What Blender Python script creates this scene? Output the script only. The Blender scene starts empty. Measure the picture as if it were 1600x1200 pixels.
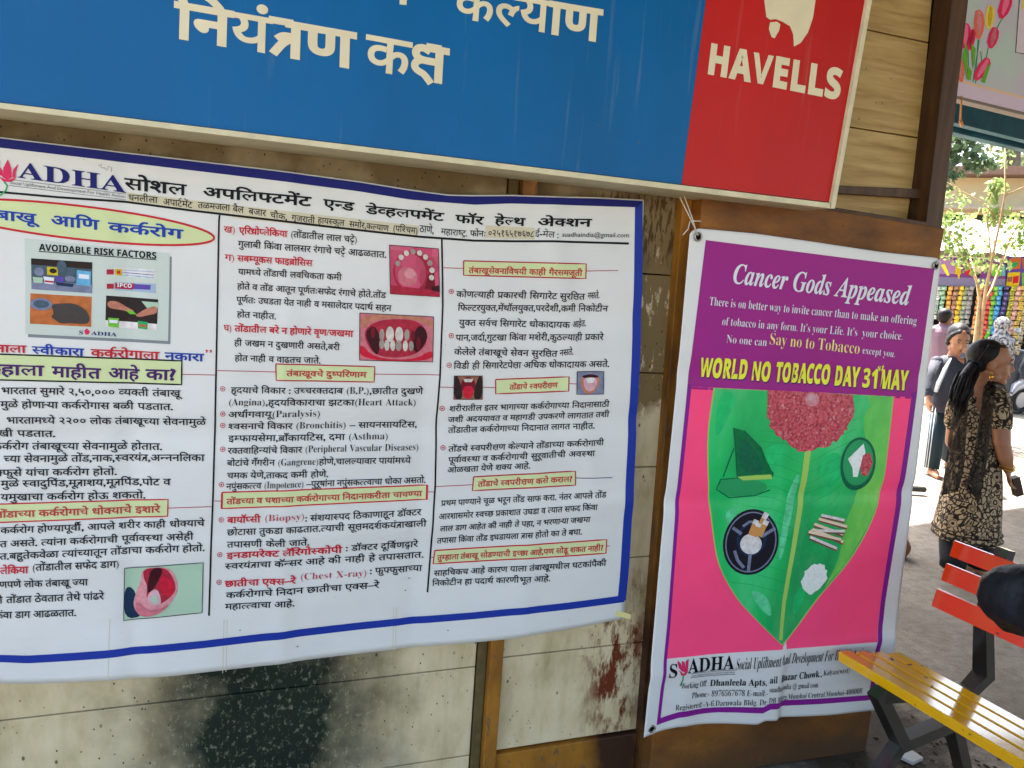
import bpy, bmesh, math, random
from mathutils import Vector, Matrix
from mathutils.geometry import tessellate_polygon
random.seed(7)
R = math.radians
scene = bpy.context.scene
COL = scene.collection

# ------------------------------------------------------------------ camera
CAM_H, FPX = 1.7, 1150.0
YAW, PITCH, ROLL = R(19.03), R(-9.26), R(4.0)
_f = Vector((math.sin(YAW)*math.cos(PITCH), math.cos(YAW)*math.cos(PITCH), math.sin(PITCH)))
_r0 = Vector((math.cos(YAW), -math.sin(YAW), 0))
_u0 = _r0.cross(_f)
CR = _r0*math.cos(ROLL) + _u0*math.sin(ROLL)
CU = -_r0*math.sin(ROLL) + _u0*math.cos(ROLL)
CF = _f
CAMP = Vector((0, 0, CAM_H))
cam = bpy.data.objects.new('camera', bpy.data.cameras.new('camera'))
COL.objects.link(cam)
m3 = Matrix((CR, CU, -CF)).transposed()
cam.matrix_world = Matrix.Translation(CAMP) @ m3.to_4x4()
cam.data.sensor_width = 36.0
cam.data.lens = 36.0*FPX/1600.0
cam.data.clip_start = 0.02
cam.data.clip_end = 500
scene.camera = cam

# ------------------------------------------------------------------ light
SUN_EL, SUN_AZ = R(60), R(14)          # azimuth measured from +Y towards +X
w = bpy.data.worlds.new('World'); scene.world = w; w.use_nodes = True
nt = w.node_tree
sky = nt.nodes.new('ShaderNodeTexSky'); sky.sky_type = 'NISHITA'; sky.sun_disc = False
sky.sun_elevation = SUN_EL; sky.sun_rotation = SUN_AZ; sky.dust_density = 4; sky.air_density = 1.2
nt.nodes['Background'].inputs[1].default_value = 0.12
nt.links.new(sky.outputs[0], nt.nodes['Background'].inputs[0])
sun = bpy.data.objects.new('sun', bpy.data.lights.new('sun', 'SUN')); COL.objects.link(sun)
sun.data.energy = 4.6; sun.data.angle = R(0.5); sun.data.color = (1, .95, .87)
SUNV = Vector((math.sin(SUN_AZ)*math.cos(SUN_EL), math.cos(SUN_AZ)*math.cos(SUN_EL), math.sin(SUN_EL)))
sun.rotation_euler = SUNV.to_track_quat('Z', 'Y').to_euler()
sun.location = (6, 8, 12)
vs = scene.view_settings
vs.view_transform = 'Standard'; vs.look = 'None'; vs.gamma = 1; vs.exposure = 2.82
vs.use_curve_mapping = False
scene.cycles.max_bounces = 8; scene.cycles.diffuse_bounces = 5

# ------------------------------------------------------------------ helpers
def ray(x, y):
    return CR*((x-800)/FPX) - CU*((y-600)/FPX) + CF
def onY(x, y, Y):
    d = ray(x, y); return CAMP + d*(Y/d.y)
def onZ(x, y, Z):
    d = ray(x, y); return CAMP + d*((Z-CAM_H)/d.z)
def onD(x, y, D):
    return CAMP + ray(x, y)*D
def lin(c):
    return tuple(((v/255)/12.92 if v/255 <= .04045 else ((v/255+.055)/1.055)**2.4) for v in c[:3]) + (1,)

class NT:
    def __init__(s, name):
        s.m = bpy.data.materials.new(name); s.m.use_nodes = True
        s.t = s.m.node_tree; s.b = s.t.nodes['Principled BSDF']; s._pos = None
    def put(s, sock, v):
        if hasattr(v, 'is_linked') or isinstance(v, bpy.types.NodeSocket): s.t.links.new(v, sock)
        else: sock.default_value = v
    def pos(s):
        if not s._pos:
            s._pos = s.t.nodes.new('ShaderNodeNewGeometry').outputs['Position']
        return s._pos
    def objc(s):
        return s.t.nodes.new('ShaderNodeTexCoord').outputs['Object']
    def scale(s, v, sc, loc=(0, 0, 0), rot=(0, 0, 0)):
        n = s.t.nodes.new('ShaderNodeMapping'); s.put(n.inputs[0], v)
        n.inputs['Scale'].default_value = sc; n.inputs['Location'].default_value = loc
        n.inputs['Rotation'].default_value = rot
        return n.outputs[0]
    def noise(s, sc=5, det=4, v=None, rough=.55, dist=0):
        n = s.t.nodes.new('ShaderNodeTexNoise'); s.put(n.inputs['Vector'], v or s.pos())
        n.inputs['Scale'].default_value = sc; n.inputs['Detail'].default_value = det
        n.inputs['Roughness'].default_value = rough; n.inputs['Distortion'].default_value = dist
        return n.outputs[0]
    def voro(s, sc=5, v=None, out='Distance', feat='F1', rnd=1.0):
        n = s.t.nodes.new('ShaderNodeTexVoronoi'); s.put(n.inputs['Vector'], v or s.pos())
        n.feature = feat; n.inputs['Scale'].default_value = sc; n.inputs['Randomness'].default_value = rnd
        return n.outputs[out]
    def ramp(s, f, stops, interp='LINEAR'):
        n = s.t.nodes.new('ShaderNodeValToRGB'); s.put(n.inputs[0], f); e = n.color_ramp
        e.interpolation = interp
        for i, (p, c) in enumerate(stops):
            if not isinstance(c, tuple): c = (c, c, c, 1)
            el = e.elements[i] if i < 2 else e.elements.new(p)
            el.position = p; el.color = c
        return n.outputs[0]
    def mix(s, f, a, b, mode='MIX'):
        n = s.t.nodes.new('ShaderNodeMix'); n.data_type = 'RGBA'; n.blend_type = mode
        s.put(n.inputs[0], f); s.put(n.inputs[6], a); s.put(n.inputs[7], b)
        return n.outputs[2]
    def math(s, op, a, b=0.0, clamp=False):
        n = s.t.nodes.new('ShaderNodeMath'); n.operation = op; n.use_clamp = clamp
        s.put(n.inputs[0], a); s.put(n.inputs[1], b); return n.outputs[0]
    def xyz(s, v=None):
        n = s.t.nodes.new('ShaderNodeSeparateXYZ'); s.put(n.inputs[0], v or s.pos()); return n.outputs
    def ell(s, cx, cz, rx, rz, soft=.35, nsc=9, namt=.8, det=5):
        """soft elliptical mask in the wall plane, its edge broken by noise"""
        o = s.xyz()
        a = s.math('POWER', s.math('DIVIDE', s.math('SUBTRACT', o[0], cx), rx), 2)
        b = s.math('POWER', s.math('DIVIDE', s.math('SUBTRACT', o[2], cz), rz), 2)
        d = s.math('SQRT', s.math('ADD', a, b))
        d = s.math('ADD', d, s.math('MULTIPLY', s.math('SUBTRACT', s.noise(nsc, det), .5), namt))
        return s.ramp(d, [(1-soft, 1.0), (1.0, 0.0)])
    def bump(s, h, st=.2, dist=.01):
        n = s.t.nodes.new('ShaderNodeBump'); n.inputs['Strength'].default_value = st
        n.inputs['Distance'].default_value = dist; s.put(n.inputs['Height'], h)
        s.t.links.new(n.outputs[0], s.b.inputs['Normal'])
    def out(s, col, rough=.6, spec=.3, metal=0):
        s.put(s.b.inputs['Base Color'], col); s.put(s.b.inputs['Roughness'], rough)
        s.b.inputs['Specular IOR Level'].default_value = spec; s.b.inputs['Metallic'].default_value = metal
        return s.m

_mc = {}
def mat(name, c, rough=.55, spec=.3, var=.12, sc=14, metal=0, bump=0, bsc=60):
    """plain procedural material: one colour (sRGB 0-255) with mild noise variation"""
    if name in _mc: return _mc[name]
    n = NT(name); a = lin(c); d = tuple(v*(1-var) for v in a[:3])+(1,)
    b = tuple(min(1, v*(1+var*.6)) for v in a[:3])+(1,)
    col = n.ramp(n.noise(sc, 4), [(.3, d), (.7, b)])
    if bump: n.bump(n.noise(bsc, 4), bump, .006)
    _mc[name] = n.out(col, rough, spec, metal)
    return _mc[name]

def link_mesh(name, verts, faces, mats, parent=None, mi=None, smooth=False):
    me = bpy.data.meshes.new(name); me.from_pydata([tuple(v) for v in verts], [], faces)
    for m in (mats if isinstance(mats, (list, tuple)) else [mats]): me.materials.append(m)
    if mi: me.polygons.foreach_set('material_index', mi)
    if smooth: me.polygons.foreach_set('use_smooth', [True]*len(me.polygons))
    me.update()
    o = bpy.data.objects.new(name, me); COL.objects.link(o)
    if parent:
        o.parent = parent; o.matrix_parent_inverse = parent_inv(parent)
    return o
def parent_inv(p):
    ms = []
    q = p
    M_ = Matrix.Identity(4)
    while q:
        M_ = (Matrix.LocRotScale(q.location, q.rotation_euler, q.scale) if q.parent is None else q.matrix_parent_inverse @ Matrix.LocRotScale(q.location, q.rotation_euler, q.scale)) @ M_
        q = q.parent
    return M_.inverted()
def bm_obj(name, bm, mats, parent=None, smooth=False):
    me = bpy.data.meshes.new(name); bm.normal_update(); bm.to_mesh(me); bm.free()
    for m in (mats if isinstance(mats, (list, tuple)) else [mats]): me.materials.append(m)
    if smooth: me.polygons.foreach_set('use_smooth', [True]*len(me.polygons))
    o = bpy.data.objects.new(name, me); COL.objects.link(o)
    if parent: o.parent = parent; o.matrix_parent_inverse = parent_inv(parent)
    return o
def tag(o, label=None, cat=None, group=None, kind=None):
    if label: o['label'] = label
    if cat: o['category'] = cat
    if group: o['group'] = group
    if kind: o['kind'] = kind
    return o
def thing(name, label, cat, loc=(0, 0, 0), group=None):
    o = bpy.data.objects.new(name, None); COL.objects.link(o); o.location = loc
    o.empty_display_size = .1
    return tag(o, label, cat, group)

def hexa(bm, p, bevel=0, mi=0):
    """8 corners: 0-3 one face (loop), 4-7 the opposite face, same order"""
    vs_ = [bm.verts.new(q) for q in p]
    fs = [bm.faces.new([vs_[i] for i in l]) for l in ((3, 2, 1, 0), (4, 5, 6, 7), (0, 1, 5, 4), (1, 2, 6, 5), (2, 3, 7, 6), (3, 0, 4, 7))]
    for f_ in fs: f_.material_index = mi
    bmesh.ops.recalc_face_normals(bm, faces=fs)
    if bevel:
        es = list({e for f_ in fs for e in f_.edges})
        r_ = bmesh.ops.bevel(bm, geom=es, offset=bevel, segments=2, affect='EDGES', profile=.6)
    return vs_
def box(bm, x0, x1, y0, y1, z0, z1, bevel=0, mi=0):
    return hexa(bm, [(x0, y0, z0), (x1, y0, z0), (x1, y0, z1), (x0, y0, z1), (x0, y1, z0), (x1, y1, z0), (x1, y1, z1), (x0, y1, z1)], bevel, mi)
def slab_px(bm, pts, y0, y1, bevel=0, mi=0):
    """a board whose front outline is seen at the pixels pts on the plane y0, thick back to y1"""
    P = [onY(x, y, y0) for x, y in pts]
    if len(P) == 4:
        return hexa(bm, P + [Vector((p.x, y1, p.z)) for p in P], bevel, mi)
    a = [bm.verts.new(p) for p in P]; b = [bm.verts.new((p.x, y1, p.z)) for p in P]
    n = len(P); fs = [bm.faces.new(a), bm.faces.new(b[::-1])]
    for i in range(n): fs.append(bm.faces.new([a[i], b[i], b[(i+1) % n], a[(i+1) % n]]))
    for f_ in fs: f_.material_index = mi
    bmesh.ops.recalc_face_normals(bm, faces=fs)
def tube(bm, pts, rad, seg=10, mi=0, caps=True, square=False):
    pts = [Vector(p) for p in pts]
    rad = rad if isinstance(rad, (list, tuple)) else [rad]*len(pts)
    rings = []
    up = Vector((0, 0, 1))
    d0 = (pts[1]-pts[0]).normalized()
    a = d0.cross(up) if abs(d0.z) < .95 else d0.cross(Vector((1, 0, 0)))
    a.normalize()
    for i, p in enumerate(pts):
        if i == 0: d = pts[1]-p
        elif i == len(pts)-1: d = p-pts[i-1]
        else: d = (pts[i+1]-p).normalized() + (p-pts[i-1]).normalized()
        d.normalize(); a = (a - d*a.dot(d)).normalized(); b = d.cross(a)
        k = 1.0
        if 0 < i < len(pts)-1:
            cs = (pts[i+1]-p).normalized().dot(d); k = 1/max(.5, cs) if square else 1
        ring = []
        for j in range(seg):
            t = 2*math.pi*(j+(.5 if square else 0))/seg
            ring.append(bm.verts.new(p + (a*math.cos(t) + b*math.sin(t))*rad[i]*k*(1.414 if square else 1)))
        rings.append(ring)
    for i in range(len(rings)-1):
        for j in range(seg):
            f_ = bm.faces.new([rings[i][j], rings[i][(j+1) % seg], rings[i+1][(j+1) % seg], rings[i+1][j]]); f_.material_index = mi; f_.smooth = not square
    if caps:
        for rg in (rings[0][::-1], rings[-1]):
            f_ = bm.faces.new(rg); f_.material_index = mi
def ball(bm, c, r, sx=1, sy=1, sz=1, rot=None, u=14, v=10, mi=0):
    M_ = Matrix.Translation(c) @ (rot.to_4x4() if rot else Matrix.Identity(4)) @ Matrix.Diagonal((r*sx, r*sy, r*sz, 1))
    g = bmesh.ops.create_uvsphere(bm, u_segments=u, v_segments=v, radius=1, matrix=M_)
    for vv in g['verts']:
        for f_ in vv.link_faces: f_.material_index = mi; f_.smooth = True
# ------------------------------------------------------------------ lettering
CONS = set(chr(c) for c in range(0x915, 0x93a)) | {'ऱ'}
VIR = '्'
ABOVE = set('ेैॅीोौॉि')
NOBAR = set('टठडढदहछङर')
SER = {}
for i_ in range(26):
    SER[chr(65+i_)] = chr(0x1d400+i_); SER[chr(97+i_)] = chr(0x1d41a+i_)
for i_ in range(10): SER[chr(48+i_)] = chr(0x1d7ce+i_)
BIT = {}
for i_ in range(26):
    BIT[chr(65+i_)] = chr(0x1d468+i_); BIT[chr(97+i_)] = chr(0x1d482+i_)
SBO = {}
for i_ in range(26):
    SBO[chr(65+i_)] = chr(0x1d5d4+i_); SBO[chr(97+i_)] = chr(0x1d5ee+i_)
for i_ in range(10): SBO[chr(48+i_)] = chr(0x1d7ec+i_)
# style: (devanagari weight, latin map, latin weight, latin size, resolution)
STY = {'dev': (.013, SER, -.010, (.86, 1.12), 2), 'devb': (.027, SER, 0, (1, 1), 2), 'thin': (.004, {}, 0, (.85, .85), 2),
       'sign': (.030, SBO, .01, (1, 1), 5), 'ser': (0, SER, -.012, (1, 1), 2), 'serb': (0, SER, .004, (1, 1), 3),
       'bi': (0, BIT, .006, (1, 1), 3), 'sans': (0, {}, 0.0, (1, 1), 2), 'sansb': (0, SBO, .012, (1, 1), 3), 'heavy': (0, SBO, .032, (1, 1), 3)}
_gl = {}
def _text_obj(body, off, res):
    c = bpy.data.curves.new('glyph', 'FONT'); c.body = body; c.size = 1; c.offset = off; c.resolution_u = res
    o = bpy.data.objects.new('glyph', c); COL.objects.link(o); return o
ADV = dict.fromkeys('ुूृेैंँॅ्', 0.0); ADV['ि'] = .259
def embolden(v, f_, d, depth=0):
    """move the outline of a filled glyph out (or in) by d"""
    cnt = {}
    tot = sum(v[face[i]][0]*v[face[(i+1) % len(face)]][1]-v[face[(i+1) % len(face)]][0]*v[face[i]][1] for face in f_ for i in range(len(face)))
    for face in f_:
        fc = face if tot > 0 else face[::-1]
        for i in range(len(fc)):
            a, b = fc[i], fc[(i+1) % len(fc)]
            if (b, a) in cnt: del cnt[(b, a)]
            else: cnt[(a, b)] = 1
    nr = {}
    for a, b in cnt:
        dx, dy = v[b][0]-v[a][0], v[b][1]-v[a][1]; L = math.hypot(dx, dy) or 1
        for q in (a, b): nr.setdefault(q, []).append((dy/L, -dx/L))
    o = list(v)
    for q, ns in nr.items():
        sx, sy = sum(n[0] for n in ns), sum(n[1] for n in ns); L2 = sx*sx+sy*sy
        if L2 < 1e-6: continue
        k = len(ns)/L2 if len(ns) > 1 else 1
        k = min(k, 1.6/math.sqrt(L2))
        o[q] = (v[q][0]+sx*k*d, v[q][1]+sy*k*d)
    nx = {}
    for a, b in cnt: nx.setdefault(a, []).append(b)
    loops = []
    while nx:
        a = next(iter(nx)); lp = [a]; cur = a
        while True:
            b = nx[cur].pop()
            if not nx[cur]: del nx[cur]
            if b == a or b not in nx: break
            lp.append(b); cur = b
        if len(lp) > 2: loops.append(lp)
    flat = [i for lp in loops for i in lp]
    tr = tessellate_polygon([[Vector((o[i][0], o[i][1], 0)) for i in lp] for lp in loops])
    tr = [tuple(flat[i] for i in t) for t in tr]
    def area(q): return abs(sum(o[q[i]][0]*o[q[(i+1) % len(q)]][1]-o[q[(i+1) % len(q)]][0]*o[q[i]][1] for i in range(len(q))))
    want = abs(sum(o[a][0]*o[b][1]-o[b][0]*o[a][1] for a, b in cnt))
    got = [abs(sum(map(area, t))-want) for t in (tr, f_)]
    if min(got) > .003*want and depth < 4: return embolden(v, f_, d*.82, depth+1)
    return o, tr if got[0] < got[1] else f_
def load_glyphs(keys):
    tmp = []; need = sorted({(k[0], k[2]) for k in keys if k not in _gl})
    for ch, res in need:
        tmp.append((ch, res, _text_obj(ch, 0, res), _text_obj('|'+ch+'|', 0, 1)))
    ref = _text_obj('||', 0, 1)
    dg = bpy.context.evaluated_depsgraph_get(); dg.update()
    def grab(o):
        e = o.evaluated_get(dg); me = e.to_mesh()
        bm = bmesh.new(); bm.from_mesh(me); bm.verts.index_update()
        v = [(p.co.x, p.co.y) for p in bm.verts]; f_ = [tuple(q.index for q in p.verts) for p in bm.faces]
        bm.free(); e.to_mesh_clear(); return v, f_
    def wid(o):
        v, _ = grab(o); return max(p[0] for p in v)-min(p[0] for p in v)
    w0 = wid(ref); raw = {}
    for ch, res, a, b in tmp:
        v, f_ = grab(a); raw[(ch, res)] = (v, f_, ADV.get(ch, wid(b)-w0))
    for ch, res, a, b in tmp:
        for o in (a, b):
            c = o.data; bpy.data.objects.remove(o); bpy.data.curves.remove(c)
    c = ref.data; bpy.data.objects.remove(ref); bpy.data.curves.remove(c)
    for k in keys:
        if k in _gl: continue
        v, f_, a = raw[(k[0], k[2])]
        v, f_ = embolden(v, f_, k[1]) if k[1] and f_ else (v, f_)
        _gl[k] = (v, f_, a + max(0, k[1]-.015)*2.2*(1 if k[0].isalnum() and not 0x900 <= ord(k[0]) < 0x980 else 0))

def islands(v, f_):
    """split a mesh into its connected pieces (overlapping contours of one letter)"""
    par = list(range(len(v)))
    def fd(i):
        while par[i] != i: par[i] = par[par[i]]; i = par[i]
        return i
    for q in f_:
        for i in q[1:]: par[fd(i)] = fd(q[0])
    gr = {}
    for q in f_: gr.setdefault(fd(q[0]), []).append(q)
    out = []
    for qs in gr.values():
        ids = sorted({i for q in qs for i in q}); mp = {a: b for b, a in enumerate(ids)}
        out.append(([v[i] for i in ids], [tuple(mp[i] for i in q) for q in qs]))
    return out
def clip_right(v, f_, x):
    out_v, out_f = [], []
    for face in f_:
        poly = [v[i] for i in face]; res = []
        for i in range(len(poly)):
            p, q = poly[i], poly[(i+1) % len(poly)]
            if p[0] <= x: res.append(p)
            if (p[0] <= x) != (q[0] <= x):
                t = (x-p[0])/(q[0]-p[0]); res.append((x, p[1]+t*(q[1]-p[1])))
        if len(res) >= 3:
            n = len(out_v); out_v += res; out_f.append(tuple(range(n, n+len(res))))
    return out_v, out_f
def smooth_open(pts, n=4):
    o = []
    for i in range(len(pts)-1):
        p0, p1, p2, p3 = pts[max(0, i-1)], pts[i], pts[i+1], pts[min(len(pts)-1, i+2)]
        for j in range(n):
            t = j/n
            o.append(tuple(.5*(2*p1[a]+(p2[a]-p0[a])*t+(2*p0[a]-5*p1[a]+4*p2[a]-p3[a])*t*t+(3*p1[a]-p0[a]-3*p2[a]+p3[a])*t**3) for a in (0, 1)))
    return o+[pts[-1]]
def stroke(pts, wd):
    """a pen stroke: smooth ribbon of even width with short square ends"""
    if len(pts) > 2: pts = smooth_open(pts, 5)
    a, b = pts[0], pts[1]; L = math.dist(a, b) or 1; pts = [(a[0]-(b[0]-a[0])/L*wd*.25, a[1]-(b[1]-a[1])/L*wd*.25)] + list(pts[1:])
    a, b = pts[-1], pts[-2]; L = math.dist(a, b) or 1; pts = pts[:-1] + [(a[0]-(b[0]-a[0])/L*wd*.25, a[1]-(b[1]-a[1])/L*wd*.25)]
    v = []
    for i, p in enumerate(pts):
        q, r_ = pts[max(0, i-1)], pts[min(len(pts)-1, i+1)]; L = math.dist(q, r_) or 1
        nx, ny = -(r_[1]-q[1])/L*wd/2, (r_[0]-q[0])/L*wd/2
        v += [(p[0]+nx, p[1]+ny), (p[0]-nx, p[1]-ny)]
    return v, [(2*i, 2*i+1, 2*i+3, 2*i+2) for i in range(len(pts)-1)]
def shape(text, sty):
    """list of (verts, faces) in em units and the total advance: a small Devanagari shaper"""
    doff, lmap, loff, lsz, res = STY[sty]
    def g(ch): return _gl[(ch, doff, res)]
    outl = []; pen = 0.0
    sw = .075 + 2*doff
    HT = max(p[1] for p in g('त')[0]) if ('त', doff, res) in _gl else .62
    def emit(v, f_, dx, dy=0, sx=1, sy=1):
        outl.append(([(x*sx+dx, y*sy+dy) for x, y in v], f_))
    def half(ch):
        v, f_, a = g(ch)
        if ch in 'कफ':
            cx = max(p[0] for p in v)*.70
            vv, ff = clip_right(v, f_, cx); return vv, ff, cx
        low = [p[0] for p in v if p[1] < .06] or [a]
        cx = max(low)-sw*.98
        vv, ff = clip_right(v, f_, cx); return vv, ff, cx+.01
    i = 0
    while i < len(text):
        ch = text[i]
        if ch in CONS:
            cl = [ch]; i += 1
            while i+1 < len(text) and text[i] == VIR and text[i+1] in CONS:
                cl.append(text[i+1]); i += 2
            vir = i < len(text) and text[i] == VIR
            if vir: i += 1
            marks = []
            while i < len(text) and ('\u093e' <= text[i] <= '\u094c' or text[i] in 'ंःँ'):
                marks.append(text[i]); i += 1
            reph = rak = False
            if len(cl) > 1 and cl[0] == 'र': reph = True; cl = cl[1:]
            if len(cl) > 1 and cl[-1] == 'र': rak = True; cl = cl[:-1]
            if 'ि' in marks:
                v, f_, a = g('ि'); emit(v, f_, pen); pen += max(a, .2)
            j = 0
            while j < len(cl):
                c = cl[j]; last = j == len(cl)-1
                if c == 'ऱ' and not last:
                    v, f_ = stroke([(.0, .30), (.08, .36), (.18, .34), (.24, .26)], sw); emit(v, f_, pen); pen += .2; j += 1; continue
                if c == 'क' and not last and cl[j+1] == 'ष':
                    pts = [(.31, .54), (.22, .575), (.13, .55), (.09, .47), (.13, .39), (.22, .355), (.34, .35), (.48, .35)]
                    v, f_ = stroke(pts, sw); emit(v, f_, pen)
                    v, f_ = stroke([(.20, .35), (.11, .30), (.085, .22), (.13, .15), (.25, .09), (.36, -.03)], sw*.95); emit(v, f_, pen)
                    v, f_, a = g('ा'); emit(v, f_, pen+.46-.09); emit(*stroke([(.30, HT-sw/2+doff), (.5, HT-sw/2+doff)], sw*.95), pen); pen += .46-.09+a
                    j += 2; continue
                if c == 'त' and last and rak:
                    v, f_ = stroke([(.36, .36), (.2, .36), (.12, .30)], sw); emit(v, f_, pen)
                    v, f_ = stroke([(.30, .33), (.18, .22), (.06, .03)], sw); emit(v, f_, pen)
                    v, f_, a = g('ा'); emit(v, f_, pen+.24); emit(*stroke([(0, HT-sw/2+doff), (.3, HT-sw/2+doff)], sw*.95), pen); pen += .24+a
                    rak = False; j += 1; continue
                v, f_, a = g(c)
                if not last and c in NOBAR:
                    emit(v, f_, pen, .12, 1, .82)
                    v2, f2, a2 = g(cl[j+1]); emit(v2, f2, pen+(a-a2*.6)*.6, -.24, .6, .6)
                    pen += a; j += 2; continue
                if not last:
                    hv, hf, a = half(c); emit(hv, hf, pen); pen += a; j += 1; continue
                emit(v, f_, pen)
                if rak:
                    if c in NOBAR: s_ = stroke([(a*.25, -.14), (a*.5, -.02), (a*.75, -.14)], sw*.8)
                    else: s_ = stroke([(a*.62, .2), (a*.12, .02)], sw*.9)
                    emit(s_[0], s_[1], pen)
                pen += a; j += 1
            if vir:
                v, f_, a = g(VIR); emit(v, f_, pen)
            hi = False
            for mk in marks:
                if mk == 'ि': continue
                v, f_, a = g(mk)
                emit(v, f_, pen + (.11 if (mk in 'ंँ' and hi) else 0))
                pen += max(a, 0)
                if mk in ABOVE: hi = True
            if reph:
                v, f_, a = g('े')
                cx = (max(p[0] for p in v)+min(p[0] for p in v))/2
                emit([(2*cx-x, y) for x, y in v], f_, pen+.02)
        else:
            if ch in lmap or ch.isascii():
                v, f_, a = _gl[lat(ch, sty)]
                if not ch.isalnum(): emit(v, f_, pen); pen += a
                else: emit(v, f_, pen, 0, lsz[0], lsz[1]); pen += a*lsz[0]
            else:
                v, f_, a = g(ch); emit(v, f_, pen); pen += a
            i += 1
    return outl, pen
def lat(ch, sty):
    doff, lmap, loff, lsz, res = STY[sty]
    if ch in '.,:?-' and sty in ('dev', 'devb', 'thin'): return (ch, doff+.012, res)
    return (lmap.get(ch, ch), loff, res)
def glyph_keys(text, sty):
    doff, lmap, loff, lsz, res = STY[sty]
    ks = set()
    for ch in text:
        if ch in lmap or ch.isascii(): ks.add(lat(ch, sty))
        else: ks.add((ch, doff, res))
    if any(ord(c) > 0x8ff and ord(c) < 0x980 for c in text):
        for c in 'तिाे्': ks.add((c, doff, res))
    return ks

def chaikin(pts, n=2):
    for _ in range(n):
        o = []
        for i in range(len(pts)):
            a, b = pts[i], pts[(i+1) % len(pts)]
            o += [(a[0]*.75+b[0]*.25, a[1]*.75+b[1]*.25), (a[0]*.25+b[0]*.75, a[1]*.25+b[1]*.75)]
        pts = o
    return pts
class Print:
    """ink on a sheet: shapes given where they are seen on the sheet's plane, laid on its surface"""
    def __init__(s, Y, warp, parent):
        s.Y, s.warp, s.parent = Y, warp, parent; s.parts = {}; s.q = []; s.step = 12; s.order = []
    AUTO = ('lettering', 'title_lettering', 'body_lettering', 'address_lettering', 'rule_line', 'address_sticker', 'tape_mark', 'stain', 'border')
    def own(s, p):
        if p in s.AUTO: s.cnt = getattr(s, 'cnt', 0)+1; return '%s#%d' % (p, s.cnt)
        return p
    def part(s, p):
        if p not in s.parts: s.parts[p] = ([], [], [], []); s.order.append(p)
        return s.parts[p]
    def lay(s, x, y, k):
        P = onY(x, y, s.Y); return (P.x, s.Y + s.warp(P.x, P.z) - .00045*k, P.z)
    def add(s, part, pv, faces, m, k):
        V, Fs, MI, MS = s.part(part); n = len(V)
        if m not in MS: MS.append(m)
        mi = MS.index(m)
        V += [s.lay(x, y, k) for x, y in pv]
        Fs += [tuple(i+n for i in f_) for f_ in faces]; MI += [mi]*len(faces)
    def poly(s, part, pts, m, k=2, step=12):
        part = s.own(part); step = min(step, s.step)
        bm = bmesh.new(); vv = [bm.verts.new((x, y, 0)) for x, y in pts]
        if len(pts) == 4:
            nx = max(1, int(max(math.dist(pts[0], pts[1]), math.dist(pts[3], pts[2]))/step)+1)
            ny = max(1, int(max(math.dist(pts[0], pts[3]), math.dist(pts[1], pts[2]))/step)+1)
            bm.free(); g = []
            for j in range(ny+1):
                for i in range(nx+1):
                    u, t = i/nx, j/ny
                    g.append(tuple((pts[0][a]*(1-u)+pts[1][a]*u)*(1-t) + (pts[3][a]*(1-u)+pts[2][a]*u)*t for a in (0, 1)))
            fs = [(j*(nx+1)+i, j*(nx+1)+i+1, (j+1)*(nx+1)+i+1, (j+1)*(nx+1)+i) for j in range(ny) for i in range(nx)]
            s.add(part, g, fs, m, k); return
        tr = tessellate_polygon([[Vector((x, y, 0)) for x, y in pts]])
        for t in tr:
            try: bm.faces.new([vv[i] for i in t])
            except ValueError: pass
        for _ in range(6):
            es = [e for e in bm.edges if e.calc_length() > step]
            if not es: break
            bmesh.ops.subdivide_edges(bm, edges=es, cuts=1); bmesh.ops.triangulate(bm, faces=bm.faces[:])
        bm.verts.index_update()
        s.add(part, [(v.co.x, v.co.y) for v in bm.verts], [tuple(v.index for v in f_.verts) for f_ in bm.faces], m, k); bm.free()
    def line(s, part, pts, wd, m, k=3):
        """ribbon along pts with constant pixel width"""
        part = s.own(part)
        P = []
        for i in range(len(pts)-1):
            n = max(1, int(math.dist(pts[i], pts[i+1])/12))
            P += [tuple(pts[i][a]+(pts[i+1][a]-pts[i][a])*t/n for a in (0, 1)) for t in range(n)]
        P.append(pts[-1]); v = []
        for i, p in enumerate(P):
            a, b = P[max(0, i-1)], P[min(len(P)-1, i+1)]; L = math.dist(a, b) or 1
            nx, ny = -(b[1]-a[1])/L*wd/2, (b[0]-a[0])/L*wd/2
            v += [(p[0]+nx, p[1]+ny), (p[0]-nx, p[1]-ny)]
        s.add(part, v, [(2*i, 2*i+1, 2*i+3, 2*i+2) for i in range(len(P)-1)], m, k)
    def oval(s, part, c, rx, ry, m, k=2, ang=0, n=40):
        s.poly(part, [(c[0]+rx*math.cos(t)*math.cos(ang)-ry*math.sin(t)*math.sin(ang), c[1]+rx*math.cos(t)*math.sin(ang)+ry*math.sin(t)*math.cos(ang)) for t in [2*math.pi*i/n for i in range(n)]], m, k)
    def ring(s, part, c, rx, ry, wd, m, k=3, ang=0, n=56):
        s.line(part, [(c[0]+rx*math.cos(t)*math.cos(ang)-ry*math.sin(t)*math.sin(ang), c[1]+rx*math.cos(t)*math.sin(ang)+ry*math.sin(t)*math.cos(ang)) for t in [2*math.pi*i/n for i in range(n+1)]], wd, m, k)
    def text(s, part, t, p0, p1, h, m, sty='dev', k=4, bow=0):
        """p0, p1: ends of the letters' top line; h: top line to base line, in pixels"""
        part = s.own(part)
        s.q.append((part, t, p0, p1, h, m, sty, k, bow))
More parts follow.
